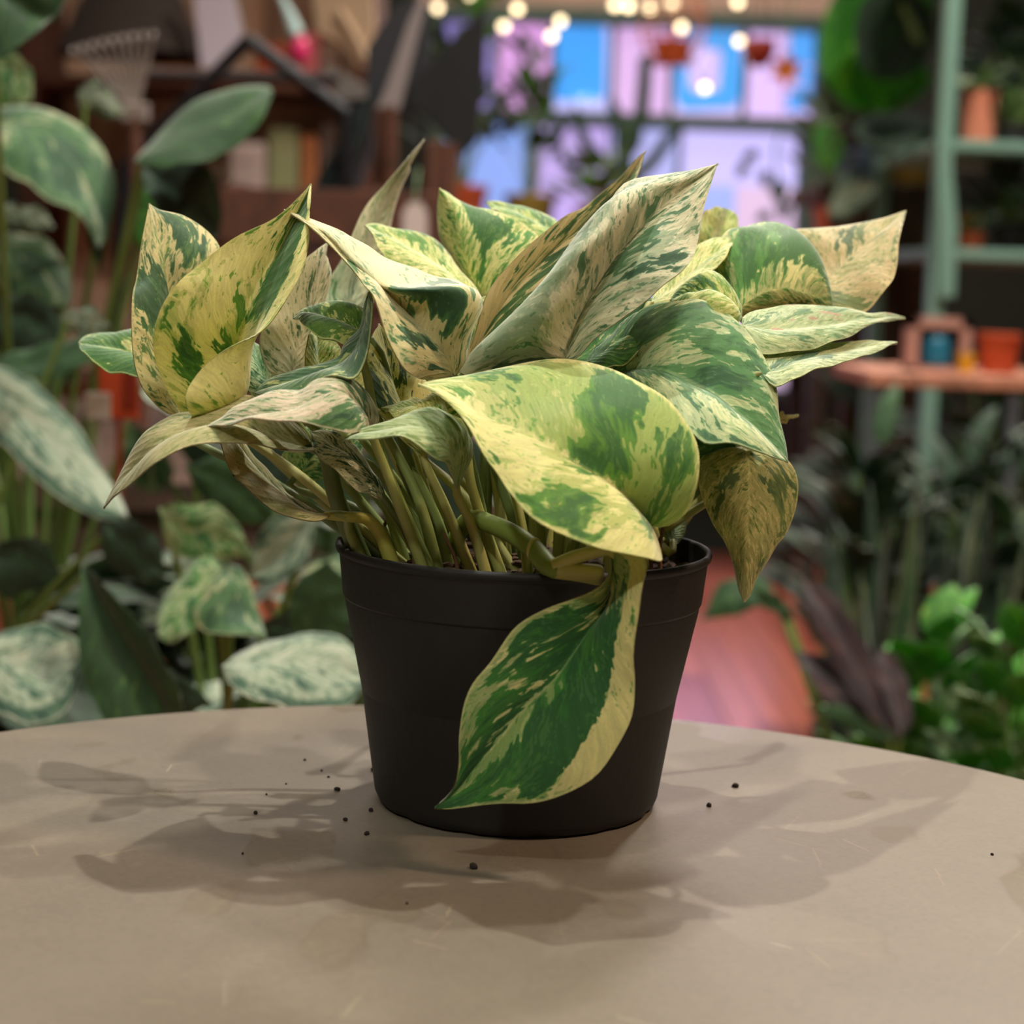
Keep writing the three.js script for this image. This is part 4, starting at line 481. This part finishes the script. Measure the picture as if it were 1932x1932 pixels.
{ // shelf of seed goods behind the tools
  const z = -2.5, t = thing('display_rack', 'beige wooden display rack behind the garden tools', 'shelf', V3(at(420, 600, z).x, 0, z)), A = at(40, 600, z).x, B = at(700, 600, z).x, m = new THREE.MeshStandardMaterial({ map: wood(214, 178, 148, 19), roughness: 0.8 });
  part(t, 'back_panel', box(A, B, 0.6, 1.75, z - 0.2, z - 0.185), m); for (const y of [0.75, at(400, 372, z).y, at(400, 148, z).y]) part(t, 'shelf_board', box(A, B, y - 0.02, y, z - 0.185, z, 0.003), crateWood); for (const x of [A, B - 0.03]) part(t, 'post', box(x, x + 0.03, 0, 1.75, z - 0.2, z, 0.003), crateWood);
  const y1 = at(400, 372, z).y, items = [[430, 500, 268, 0xcbb2a8, 'pale pink paper packet on the tool rack'], [505, 562, 240, 0x9a9a6c, 'olive green seed packet on the tool rack'], [566, 600, 252, 0xb06a3c, 'orange brown seed packet on the tool rack'], [604, 640, 228, 0x8c8078, 'grey paper packet on the tool rack beside the shears']];
  for (const [x0, x1, y, c, lb] of items) { const a = at(x0, y, z - 0.05), b = at(x1, y, z - 0.05), o = thing('seed_packet', lb, 'packet', V3((a.x + b.x) / 2, y1 + 0.001, z - 0.08), 'packets on the tool rack'); local(o, 'packet', new RoundedBoxGeometry(b.x - a.x, a.y - y1, 0.05, 2, 0.006), mat(c, 0.7), V3(0, (a.y - y1) / 2, 0)); local(o, 'packet_flap', new RoundedBoxGeometry((b.x - a.x) * 0.96, 0.03, 0.054, 2, 0.004), mat(c, 0.6), V3(0, a.y - y1 - 0.02, 0)); }
  const y2 = at(400, 148, z).y, up = [[300, 345, 100, 0xb0744a, 'short tan box on the upper rack shelf'], [350, 372, 60, 0x8a5a3c, 'slim brown box on the upper rack shelf'], [480, 540, 80, 0xb4502c, 'rust red box on the upper rack shelf under the frame'], [566, 600, 62, 0xd06a6c, 'pink red box on the upper rack shelf'], [604, 640, 90, 0xb89a86, 'beige box on the upper rack shelf']];
  for (const [x0, x1, y, c, lb] of up) { const a = at(x0, y, z - 0.05), b = at(x1, y, z - 0.05), o = thing('goods_box', lb, 'box', V3((a.x + b.x) / 2, y2 + 0.001, z - 0.09), 'boxes on the upper rack shelf'); local(o, 'carton', new RoundedBoxGeometry(b.x - a.x, a.y - y2, 0.06, 2, 0.003), mat(c, 0.8), V3(0, (a.y - y2) / 2, 0)); local(o, 'lid', new RoundedBoxGeometry((b.x - a.x) * 1.04, 0.02, 0.064, 2, 0.003), mat(c, 0.8), V3(0, a.y - y2 - 0.01, 0)); }
  const z3 = -2.25; { const o = thing('paper_sheet', 'pale blue and pink paper sheet hanging over the rack', 'paper', at(405, 132, z3)); slab(o, 'sheet', [[364, -30], [436, -30], [456, 60], [440, 128], [380, 128]], z3, 0.003, mat(0xd2c6d2, 0.7)); part(o, 'clip', boxPx(372, -34, 430, -22, z3 + 0.006, 0.012), blackMetal); }
  { const o = thing('lamp_shade', 'large dark brown shade at the top left above the fan rake', 'lamp shade', at(235, 90, z3)); const p = at(225, 92, z3), r = at(372, 92, z3).x - p.x; part(o, 'shade', new THREE.CylinderGeometry(r * 0.55, r, 0.12, 40, 1, true).translate(p.x, p.y + 0.06, z3 - 0.1), mat(0x2e2118, 0.8, { side: THREE.DoubleSide })); part(o, 'rod', new THREE.CylinderGeometry(0.006, 0.006, CEIL - p.y - 0.1, 8).translate(p.x, (CEIL + p.y + 0.1) / 2, z3 - 0.1), blackMetal); part(o, 'spider', new THREE.CylinderGeometry(r * 0.56, r * 0.56, 0.004, 40).translate(p.x, p.y + 0.118, z3 - 0.1), mat(0x2e2118, 0.8)); }
  { const zo = z3 + 0.1, p = at(548, 40, zo), o = thing('glass_ornament', 'hanging drop coloured as a pale blue glint, with a pink bead, above the frame', 'ornament', at(566, 100, zo)); part(o, 'glint_drop', taper([at(528, -10, zo), at(548, 34, zo), at(560, 66, zo)], 0.004, 0.012, 20, 12), mat(0xd8f6f2, 0.15)); part(o, 'bead', new THREE.SphereGeometry(0.016, 20, 16).scale(0.9, 1.3, 0.9).translate(...at(566, 94, zo).toArray()), mat(0xf03a78, 0.3)); part(o, 'cord', tube([at(528, -8, zo), at(526, -200, zo), V3(at(526, 0, zo).x, CEIL, zo)], 0.0015), mat(0x555555, 0.6)); }  // pale blue of the drop is a glint put into its colour
  { const o = thing('canvas_bag', 'tan canvas bag hanging above the spade blades', 'bag', at(620, 150, z3)); slab(o, 'bag_body', [[585, -30], [700, -30], [704, 40], [690, 125], [672, 120], [640, 80], [600, 60]], z3, 0.05, mat(0xb79a7c, 0.9)); part(o, 'strap', tube([at(640, 20, z3 + 0.005), at(665, 60, z3 + 0.006), at(690, 110, z3 + 0.005)], 0.006), mat(0xd2b494, 0.9)); }
}
// ------------------------------------------------------------------ middle: window shelf with plants, string lights, hanging pots
{
  const z = -4.9, y = at(1000, 440, z).y; bench('window_bench', 'long brown bench with potted plants before the shop window', at(790, 600, z).x, at(1560, 600, z).x, y, z - 0.35, z + 0.15, 4, mat(0x2e221a, 0.9));
  const put = (x) => V3(at(x, 400, z - 0.08).x, y, z - 0.08);
  bush('window_plant', 'bushy green plant before the left of the window', { pos: put(865), n: 46, len: 0.11, wid: 0.07, h: 0.6, spread: 0.13, mats: ['green', 'deep', 'lime'], seed: 41, up: 0.6, potR: 0.09, potH: 0.14, category: 'potted plant' });
  bush('window_plant', 'loose green plant before the blue window letter', { pos: put(1000), n: 30, len: 0.1, wid: 0.05, h: 0.5, spread: 0.08, mats: ['green', 'lime', 'deep'], seed: 42, up: 0.7, potR: 0.08, potH: 0.12, potMat: mat(0xa08a3c, 0.7) });
  bush('window_plant', 'low leafy plant at the right end of the window bench', { pos: put(1580), n: 40, len: 0.12, wid: 0.07, h: 0.5, spread: 0.11, mats: ['green', 'deep', 'mix'], seed: 43, up: 0.6, potR: 0.08, potH: 0.12 });
  // branching cactus
  const c = thing('branching_cactus', 'dark branching cactus silhouetted against the shop window', 'cactus', put(1180)); addPot(c, 0.09, 0.12, terracotta); const cz = z - 0.08, cg = mat(0x24402c, 0.8);
  const arm = (n, pts, r0, r1) => part(c, n, taper(pts.map(([x, yy]) => at(x, yy, cz)), r0, r1, 20, 8), cg);
  arm('trunk', [[1185, 440], [1182, 380], [1178, 310], [1172, 250]], 0.032, 0.024); arm('arm', [[1180, 330], [1130, 300], [1100, 260], [1085, 200]], 0.024, 0.014); arm('arm', [[1182, 340], [1225, 310], [1262, 260], [1290, 225]], 0.024, 0.014); arm('arm', [[1174, 260], [1165, 220], [1150, 180]], 0.022, 0.012); arm('arm', [[1176, 270], [1205, 230], [1215, 160], [1218, 100]], 0.024, 0.02); arm('arm', [[1120, 295], [1075, 310], [1050, 280]], 0.016, 0.01); arm('arm', [[1178, 300], [1200, 270], [1206, 235]], 0.018, 0.012);
  bush('window_plant', 'small pale green plant at the foot of the branching cactus', { pos: V3(at(1120, 400, z).x, y, z + 0.06), n: 24, len: 0.1, wid: 0.05, h: 0.14, spread: 0.1, mats: ['lime', 'mix'], seed: 44, potR: 0.06, potH: 0.08 });
  // trailing vine in the lower pane
  const v = thing('trailing_vine', 'thin vine hanging in front of the lower right window pane', 'vine', at(1470, 230, z)); part(v, 'stem', tube([at(1478, 230, z), at(1462, 290, z), at(1470, 350, z), at(1485, 420, z)], 0.004), mat(0x3f6a50, 0.8)); for (const [x, yy, l, r] of [[1430, 290, 34, 1.9], [1408, 308, 34, 2.6], [1470, 340, 50, 3.1], [1440, 322, 36, 3.4], [1455, 405, 34, 1.9], [1485, 380, 40, 2.8]]) { const p = at(x, yy, z), g = bladeGeo(l * 0.0016, l * 0.0011, 0.5, 0.2); g.rotateZ(r); part(v, 'leaf', g.translate(p.x, p.y, p.z), bgMat.deep); }
  part(v, 'hook', tube([at(1478, 232, z), at(1479, 200, z - 0.3), at(1480, -900, z - 0.3)], 0.002), mat(0x556a60, 0.7));
  // string lights
  const s = thing('string_light', 'string of warm fairy bulbs across the top of the window', 'string light', at(800, 10, -4.4)), zb = -4.4, spots = [[825, 15], [885, -12], [950, 50], [976, 17], [1040, 69], [1057, 40], [1160, 10], [1186, 12], [1226, 14], [1268, 8], [1286, 52], [1330, 166], [1392, 4], [1395, 78]];
  part(s, 'cord', tube(spots.map(([x, yy]) => at(x, yy - 8, zb)), 0.0016, 80, 5), mat(0x2b3a30, 0.8)); const bm = new THREE.MeshStandardMaterial({ color: 0xfff2d8, emissive: 0xffe9bc, emissiveIntensity: 3.5 });
  for (const [x, yy] of spots) { const p = at(x, yy, zb); const b = part(s, 'bulb', new THREE.SphereGeometry(0.011, 12, 10).translate(p.x, p.y, p.z), bm); part(b, 'socket', new THREE.CylinderGeometry(0.005, 0.006, 0.012, 8).translate(p.x, p.y + 0.015, p.z), mat(0x2b3a30, 0.8)); const l = new THREE.PointLight(0xffe9bc, 0.05); l.name = 'string_light'; l.position.copy(p); l.castShadow = true; scene.add(l); }
  { const zh = -3.4, p = at(868, -12, zh), o = thing('hanging_plant', 'bright green hanging plant at the top between tools and window', 'hanging plant', V3(p.x, p.y, zh)), r = rngOf(88), gs = [0.09, 0.12].map((l) => bladeGeo(l, l * 0.5, 1.2, 0.2)); local(o, 'pot', lathe(potProfile(0.07, 0.09), 28), mat(0x8a7a68, 0.7), V3(0, 0.02, 0)); for (let i = 0; i < 26; i++) { const a = i * 2.4, m = local(o, 'leaf', gs[i % 2], bgMat[i % 4 ? 'bright' : 'lime'], V3(Math.sin(a) * 0.06, 0.1 - 0.06 * r(), Math.cos(a) * 0.06)); m.rotation.order = 'YXZ'; m.rotation.set(1.2 + r() * 1.1, a, (r() - 0.5) * 0.6); } part(o, 'cord', tube([V3(p.x, p.y + 0.1, zh), V3(p.x, p.y + 0.5, zh), V3(p.x, CEIL, zh)], 0.003), mat(0x6a5a48, 0.8)); }
  // hanging copper basket, red bowl, orange bloom
  const zc = -4.2; { const o = thing('copper_wire_basket', 'copper wire hanging basket with an orange pot before the window', 'hanging basket', at(1268, 130, zc)), m = mat(0xb4561e, 0.35, { metalness: 0.6 }), p = at(1268, 110, zc), R = 0.085; for (let i = 0; i < 10; i++) { const a = i * 0.628; part(o, 'wire', tube([V3(p.x + Math.sin(a) * R * 0.5, p.y - 0.02, zc + Math.cos(a) * R * 0.5), V3(p.x + Math.sin(a) * R, p.y + 0.05, zc + Math.cos(a) * R), V3(p.x + Math.sin(a) * R * 0.7, p.y + 0.2, zc + Math.cos(a) * R * 0.7), V3(p.x, p.y + 0.34, zc)], 0.0022, 16, 5), m); } for (const [yy, k] of [[0, 0.62], [0.05, 1], [0.12, 0.93]]) part(o, 'hoop', new THREE.TorusGeometry(R * k, 0.0025, 5, 40).rotateX(Math.PI / 2).translate(p.x, p.y + yy, zc), m); const q = lathe(potProfile(0.055, 0.06), 24); part(o, 'pot', q.translate(p.x, p.y - 0.016, zc), mat(0xc8602c, 0.7)); part(o, 'cord', tube([V3(p.x, p.y + 0.33, zc), V3(p.x, CEIL - 0.5, zc), V3(p.x, CEIL, zc)], 0.002), m); }
  { const p = at(1430, 128, zc), o = thing('hanging_bowl', 'round red brown hanging bowl in front of the window', 'hanging pot', p.clone()), R = 0.044; local(o, 'bowl', lathe([[0, 0], [R * 0.5, 0.004], [R * 0.9, 0.03], [R, 0.052], [R * 0.96, 0.07], [R * 0.9, 0.07], [R * 0.92, 0.052], [R * 0.8, 0.03], [0, 0.01]], 32), mat(0x8e2f1c, 0.5)); for (let i = 0; i < 3; i++) { const a = i * 2.094; part(o, 'cord', tube([p.clone().add(V3(Math.sin(a) * R, 0.068, Math.cos(a) * R)), p.clone().add(V3(Math.sin(a) * R * 0.4, 0.25, Math.cos(a) * R * 0.4)), p.clone().add(V3(0, 0.45, 0)), V3(p.x, CEIL, zc)], 0.0018, 16, 5), mat(0x5a4038, 0.8)); } }
  { const p = at(1482, 130, zc), o = thing('hanging_flower', 'small orange and yellow flower hanging beside the red bowl', 'flower', p.clone()), g = bladeGeo(0.05, 0.026, 0.5, 0.2); for (let i = 0; i < 6; i++) { const m = local(o, 'petal', g, mat(i % 2 ? 0xd8641c : 0xe0902c, 0.7), V3(0, 0, 0)); m.rotation.set(0.3, 0, i * 1.047); } local(o, 'centre', new THREE.SphereGeometry(0.009, 12, 10), mat(0xd8a02c, 0.7)); part(o, 'stem', tube([p.clone(), p.clone().add(V3(0.01, 0.2, -0.01)), p.clone().add(V3(0, 0.6, 0)), V3(p.x, CEIL, zc)], 0.0018, 12, 5), stalkMat); }
}
// ------------------------------------------------------------------ right: green metal shelf, wooden counter, plant bench
{
  const z = -2.35, metal = mat(0x6f9484, 0.5), t = thing('plant_shelf', 'pale green metal plant shelf standing at the right', 'shelf', V3(at(1900, 500, z).x, 0, z - 0.25)), A = at(1768, 300, z).x, B = A + 0.62, yA = at(1800, 262, z).y, yB = at(1800, 468, z).y;
  for (const [x, zz] of [[A, z], [B - 0.03, z], [A, z - 0.5], [B - 0.03, z - 0.5]]) part(t, 'post', box(x, x + 0.026, 0, 2.3, zz - 0.03, zz, 0.003), metal);
  for (const y of [0.35, yB, yA, yA + 0.42]) part(t, 'shelf_board', box(A, B, y - 0.018, y, z - 0.48, z - 0.005, 0.003), metal);
  slab(t, 'side_brace', [[1770, 262], [1790, 262], [1806, 430], [1800, 560], [1772, 560]], z + 0.012, 0.006, metal);
  { const p = V3(at(1848, 210, z - 0.1).x, yA, z - 0.1), o = thing('potted_succulent', 'salmon pink clay cylinder pot with pale leaves on the green shelf', 'potted plant', p), R = 0.026, H = 0.088; local(o, 'pot', lathe([[0, 0], [R * 0.94, 0], [R, 0.004], [R, H - 0.03], [R * 1.05, H - 0.028], [R * 1.06, H - 0.002], [R, H], [R * 0.9, H], [R * 0.9, 0.01], [0, 0.01]], 32), mat(0xc8785c, 0.8)); local(o, 'soil', new THREE.CylinderGeometry(R * 0.9, R * 0.9, 0.01, 20), darkSoil, V3(0, H - 0.012, 0)); const g = bladeGeo(0.08, 0.02, 1.2, 0.3); for (let i = 0; i < 9; i++) { const m = local(o, 'leaf', g, bgMat.mix, V3(0, H - 0.01, 0)); m.rotation.order = 'YXZ'; m.rotation.set(0.2 + (i % 3) * 0.25, i * 2.4, 0); } }
  { const p = V3(at(1832, 460, z - 0.1).x, yB, z - 0.1), o = bush('flowering_plant', 'small orange flowering plant on the lower green shelf board', { pos: p, n: 14, len: 0.04, wid: 0.02, h: 0.03, spread: 0.03, mats: ['green'], seed: 51, potR: 0.022, potH: 0.03 }); const g = bladeGeo(0.03, 0.022, 0.8, 0.3); for (let i = 0; i < 8; i++) { const m = local(o, 'petal', g, mat(i % 2 ? 0xe0821c : 0xf0a030, 0.6), V3(Math.sin(i * 2.4) * 0.012, 0.045, Math.cos(i * 2.4) * 0.012)); m.rotation.order = 'YXZ'; m.rotation.set(0.7, i * 2.4, 0); } }
  bush('shelf_plant', 'dark leafy plant on the lower green shelf board at the far right', { pos: V3(at(1905, 460, z - 0.2).x, yB, z - 0.2), n: 30, len: 0.07, wid: 0.04, h: 0.1, spread: 0.07, mats: ['deep', 'green'], seed: 52, potR: 0.035, potH: 0.05, potMat: darkPot });
  bush('shelf_plant', 'trailing dark plant on the upper green shelf board at the far right', { pos: V3(at(1915, 180, z - 0.25).x, yA, z - 0.25), n: 36, len: 0.08, wid: 0.05, h: 0.2, spread: 0.09, mats: ['deep', 'deep', 'green'], seed: 53, potR: 0.035, potH: 0.05, potMat: darkPot });
  bush('shelf_plant', 'leafy plant on the bottom green shelf board', { pos: V3(at(1880, 600, z - 0.2).x, 0.35, z - 0.2), n: 40, len: 0.12, wid: 0.06, h: 0.4, spread: 0.14, mats: ['deep', 'green'], seed: 54, potR: 0.07, potH: 0.1, potMat: darkPot });
}
{ // counter with bright pots
  const z = -1.86, cw = new THREE.MeshStandardMaterial({ map: wood(178, 118, 92, 25), roughness: 0.6 }), a = at(1642, 690, z), b = at(2050, 690, z), y = at(1800, 706, z).y, t = thing('plant_counter', 'pinkish wooden counter with grey legs and colourful pots', 'table', V3((a.x + b.x) / 2, 0, z - 0.15)), n = 3;
  for (let i = 0; i < n; i++) part(t, 'board', box(a.x, b.x, y - 0.02, y, z - 0.3 + i * 0.1 + 0.002, z - 0.2 + i * 0.1 - 0.002, 0.003), cw);
  for (const [x, zz] of [[a.x + 0.004, z - 0.01], [at(1740, 800, z).x, z - 0.28], [at(1906, 800, z).x, z - 0.01]]) part(t, 'leg', box(x, x + 0.016, 0, y - 0.026, zz - 0.016, zz, 0.002), mat(0x5e6468, 0.5, { metalness: 0.4 }));
  const on = (x, zz = z - 0.08) => V3(at(x, 700, zz).x, y, zz);
  { const o = thing('clay_pot', 'bright orange terracotta pot on the wooden counter', 'pot', on(1882)); const R = 0.031, H = 0.056; local(o, 'pot', lathe(potProfile(R, H), 36), mat(0xb8481c, 0.7)); local(o, 'saucer_ring', new THREE.TorusGeometry(R * 0.8, 0.002, 6, 30).rotateX(Math.PI / 2), mat(0xa8401a, 0.7), V3(0, 0.003, 0)); }
  { const o = thing('ceramic_pot', 'small yellow ceramic pot beside the orange pot', 'pot', on(1822)); const R = 0.013; local(o, 'pot', lathe(potProfile(R, 0.026), 24), mat(0xe0a81c, 0.5)); local(o, 'soil', new THREE.CylinderGeometry(R * 0.9, R * 0.9, 0.004, 16), darkSoil, V3(0, 0.023, 0)); }
  { const o = thing('picture_frame', 'pinkish open wooden frame standing on the counter', 'frame', on(1764, z - 0.1)), w = 0.044, h = 0.075; local(o, 'frame', mergeGeometries([box(-w, -w + 0.014, 0, h, -0.02, 0.02), box(w - 0.014, w, 0, h, -0.02, 0.02), box(-w, w, h - 0.014, h, -0.02, 0.02), box(-w, w, 0, 0.006, -0.02, 0.02)]), mat(0xb08070, 0.7)); local(o, 'back_card', box(-w, w, 0, h, -0.022, -0.02), mat(0x2a1c18, 0.9)); }
  { const o = thing('glass_jar', 'teal blue jar standing inside the pinkish frame', 'jar', on(1764, z - 0.1).add(V3(0, 0.006, 0))); const R = 0.021; local(o, 'jar', lathe([[0, 0], [R * 0.9, 0], [R, 0.005], [R, 0.035], [R * 0.85, 0.042], [R * 0.8, 0.04], [0, 0.038]], 28), mat(0x1f6a84, 0.35)); local(o, 'lid', new THREE.CylinderGeometry(R * 0.8, R * 0.8, 0.006, 24), mat(0x184c60, 0.4), V3(0, 0.044, 0)); }
}
{ // goods between window and shelf: tall foliage with pots on a plant stand
  const z = -2.9, y = at(1660, 348, z).y, m = mat(0x4a3a2c, 0.8); const t = bench('plant_stand', 'tall dark plant stand with yellow and blue pots left of the green shelf', at(1540, 400, z).x, at(1762, 400, z).x, y, z - 0.36, z + 0.035, 4, m, 0.15);
  const put = (x, zz = z - 0.03) => V3(at(x, 340, zz).x, y, zz);
  for (const [x, w, h, c, lb] of [[1720, 36, 76, 0xc89a3c, 'mustard yellow pot on the tall plant stand'], [1680, 22, 60, 0xb0883c, 'slim ochre pot between the yellow and blue pots'], [1618, 46, 62, 0x6c84a8, 'blue grey pot on the tall plant stand']]) { const s = scaleAt(z - 0.03), o = thing('glazed_pot', lb, 'pot', put(x), 'glazed pots on the plant stand'); local(o, 'pot', lathe(potProfile(w * s, h * s), 32), mat(c, 0.5)); local(o, 'soil', new THREE.CylinderGeometry(w * s * 0.9, w * s * 0.88, 0.008, 20), darkSoil, V3(0, h * s * 0.9, 0)); }
  const e = thing('elephant_ear_plant', 'big plant with broad bright green leaf near the top right', 'potted plant', put(1650, z - 0.24)); addPot(e, 0.07, 0.1, darkPot); const root = e.position.clone().add(V3(0, 0.1, 0));
  bgLeaf(e, [1690, -60, 1640, 40, 1620, 130, 1668, 212], [1600, -40, 1552, 40, 1550, 130, 1590, 195], [1760, 0, 1745, 90, 1720, 165], [-2.85, -2.8, -2.8], 0.02, 0.02, 'bright', 0.1, root);
  bgLeaf(e, [1745, 120, 1720, 160, 1690, 190, 1672, 214], [1755, 155, 1725, 190], [1715, 130, 1685, 160], [-2.78, -2.76], 0.01, 0.01, 'bright', 0.1, root);
  bgLeaf(e, [1700, -30, 1695, 50, 1680, 110, 1660, 152], [1630, 0, 1612, 70, 1625, 130], [1760, 20, 1755, 90, 1715, 145], [-2.7, -2.68], 0.01, 0.01, 'deep', 0.1, root);
  bgLeaf(e, [1760, 230, 1710, 250, 1660, 262, 1606, 246], [1740, 290, 1690, 302, 1640, 280], [1720, 215, 1670, 210, 1630, 222], [-2.7, -2.68], 0.03, -0.03, 'deep', 0.1, root);
  bgLeaf(e, [1560, 300, 1590, 250, 1625, 222], [1560, 260, 1590, 225], [1590, 290, 1625, 255], [-2.75, -2.75], 0, 0, 'wine', 0.1, root);
  bgLeaf(e, [1540, 230, 1565, 255, 1575, 320], [1530, 260, 1545, 310], [1585, 250, 1590, 290], [-2.75, -2.75], 0, 0, 'lime', 0.1, root);
  bgLeaf(e, [1560, 400, 1600, 372, 1660, 352], [1580, 410, 1630, 390], [1580, 350, 1630, 335], [-2.72, -2.7], 0.01, 0, 'pale', 0.1, root);
  bgLeaf(e, [1700, 0, 1720, 60, 1738, 86], [1704, 30, 1722, 78], [1715, 20, 1740, 70], [-2.66, -2.66], 0, 0, 'mix', 0.1, root);
  bush('shelf_plant', 'dark foliage plant hanging below the tall plant stand', { pos: V3(at(1700, 560, z + 0.1).x, 0, z - 0.1), n: 60, len: 0.12, wid: 0.07, h: 0.7, spread: 0.16, mats: ['deep', 'green', 'deep'], seed: 61, potR: 0.1, potH: 0.16, potMat: darkPot });
}
bench('plant_bench', 'low dark wooden bench under the shrubs at the right', 0.3, 1.4, 0.30, -1.72, -0.5, 8, mat(0x3a2c22, 0.85));
{
  const s = (name, label, px, z, o) => bush(name, label, { pos: V3(at(px, 1000, z).x, o.y ?? 0.30, z), ...o });
  s('fern_plant', 'dark feathery plant under the left end of the wooden counter', 1645, -1.55, { n: 60, len: 0.10, wid: 0.03, h: 0.4, spread: 0.06, mats: ['deep', 'green', 'deep'], seed: 71, up: 0.7, potMat: darkPot, group: 'dark plants under the counter' });
  s('fern_plant', 'dark feathery plant under the middle of the wooden counter', 1810, -1.6, { n: 60, len: 0.10, wid: 0.03, h: 0.38, spread: 0.08, mats: ['deep', 'green', 'deep'], seed: 72, up: 0.75, potMat: darkPot, group: 'dark plants under the counter' });
  s('fern_plant', 'dark feathery plant under the right end of the wooden counter', 1930, -1.55, { n: 60, len: 0.10, wid: 0.03, h: 0.36, spread: 0.08, mats: ['deep', 'deep', 'streak'], seed: 73, up: 0.75, potMat: darkPot, group: 'dark plants under the counter' });
  const sn = thing('snake_plant', 'grey green snake plant with upright pale striped blades under the counter', 'potted plant', V3(at(1770, 1000, -1.4).x, 0.30, -1.4)); addPot(sn, 0.07, 0.1, darkPot); const g = [0.24, 0.3, 0.34].map((l) => bladeGeo(l, 0.03, 0.15, 0.3, 0)), r = rngOf(9); for (let i = 0; i < 22; i++) { const m = local(sn, 'leaf', g[i % 3], bgMat[i % 4 ? 'deep' : 'streak'], V3((r() - 0.5) * 0.2, 0.08, (r() - 0.5) * 0.08)); m.rotation.set((r() - 0.5) * 0.3, r() * 6, (r() - 0.5) * 0.4); }
  s('glossy_shrub', 'glossy bright green shrub at the right behind the round table', 1770, -0.95, { n: 60, len: 0.06, wid: 0.036, h: 0.27, spread: 0.065, mats: ['glossy', 'bright', 'lime'], seed: 74, up: 0.7, group: 'bright shrubs at the right' });
  s('glossy_shrub', 'glossy green shrub cut by the right edge of the picture', 1945, -0.9, { n: 60, len: 0.06, wid: 0.036, h: 0.27, spread: 0.065, mats: ['glossy', 'bright', 'mix'], seed: 75, up: 0.7, group: 'bright shrubs at the right' });
  s('speckled_shrub', 'yellow and green speckled shrub just past the table rim at the right', 1800, -0.66, { n: 60, len: 0.045, wid: 0.022, h: 0.17, spread: 0.05, mats: ['mix', 'lime', 'green'], seed: 76, up: 0.6, y: 0.30, potR: 0.07 });
  s('speckled_shrub', 'pale blue green leafy plant at the lower right corner past the table', 1940, -0.62, { n: 50, len: 0.045, wid: 0.03, h: 0.17, spread: 0.05, mats: ['pale', 'mix', 'green'], seed: 77, up: 0.5, y: 0.30 });
  // wine red plant leaning over the aisle
  const w = thing('wine_red_plant', 'dark wine red plant with long leaves leaning over the aisle floor', 'potted plant', V3(at(1690, 1000, -0.85).x, 0.30, -0.85)); addPot(w, 0.06, 0.1, darkPot); const root = w.position.clone().add(V3(0, 0.09, 0));
  for (const [m, a, b] of [[[1680, 1390, 1640, 1300, 1590, 1200, 1515, 1095], [1620, 1320, 1560, 1230, 1520, 1140], [1680, 1300, 1620, 1190, 1560, 1110]], [[1690, 1390, 1630, 1330, 1570, 1280, 1500, 1230], [1630, 1360, 1560, 1320, 1520, 1270], [1650, 1310, 1590, 1255, 1540, 1235]], [[1690, 1400, 1660, 1370, 1610, 1350], [1660, 1400, 1625, 1380], [1670, 1350, 1630, 1335]], [[1700, 1390, 1690, 1310, 1660, 1220], [1670, 1330, 1650, 1270], [1720, 1320, 1690, 1240]], [[1700, 1395, 1700, 1340, 1690, 1290], [1670, 1350, 1670, 1310], [1720, 1350, 1715, 1310]]]) bgLeaf(w, m, a, b, [-0.82, -0.84, -0.86], 0.01, -0.01, 'wine', 0.1, root);
  bgLeaf(w, [1690, 1395, 1600, 1345, 1520, 1340], [1640, 1390, 1570, 1355], [1640, 1350, 1570, 1335], [-0.82, -0.82], 0, 0, 'green', 0.1, root);
  bgLeaf(w, [1500, 1180, 1460, 1140, 1420, 1112], [1470, 1165, 1435, 1140], [1480, 1135, 1440, 1112], [-0.9, -0.9], 0, 0, 'green', 0.1, root);
  bgLeaf(w, [1480, 1150, 1420, 1115, 1365, 1125, 1322, 1172], [1430, 1150, 1370, 1160], [1430, 1090, 1365, 1100], [-0.92, -0.92], 0.01, -0.01, 'green', 0.1, root);
}
renderer.render(scene, camera);
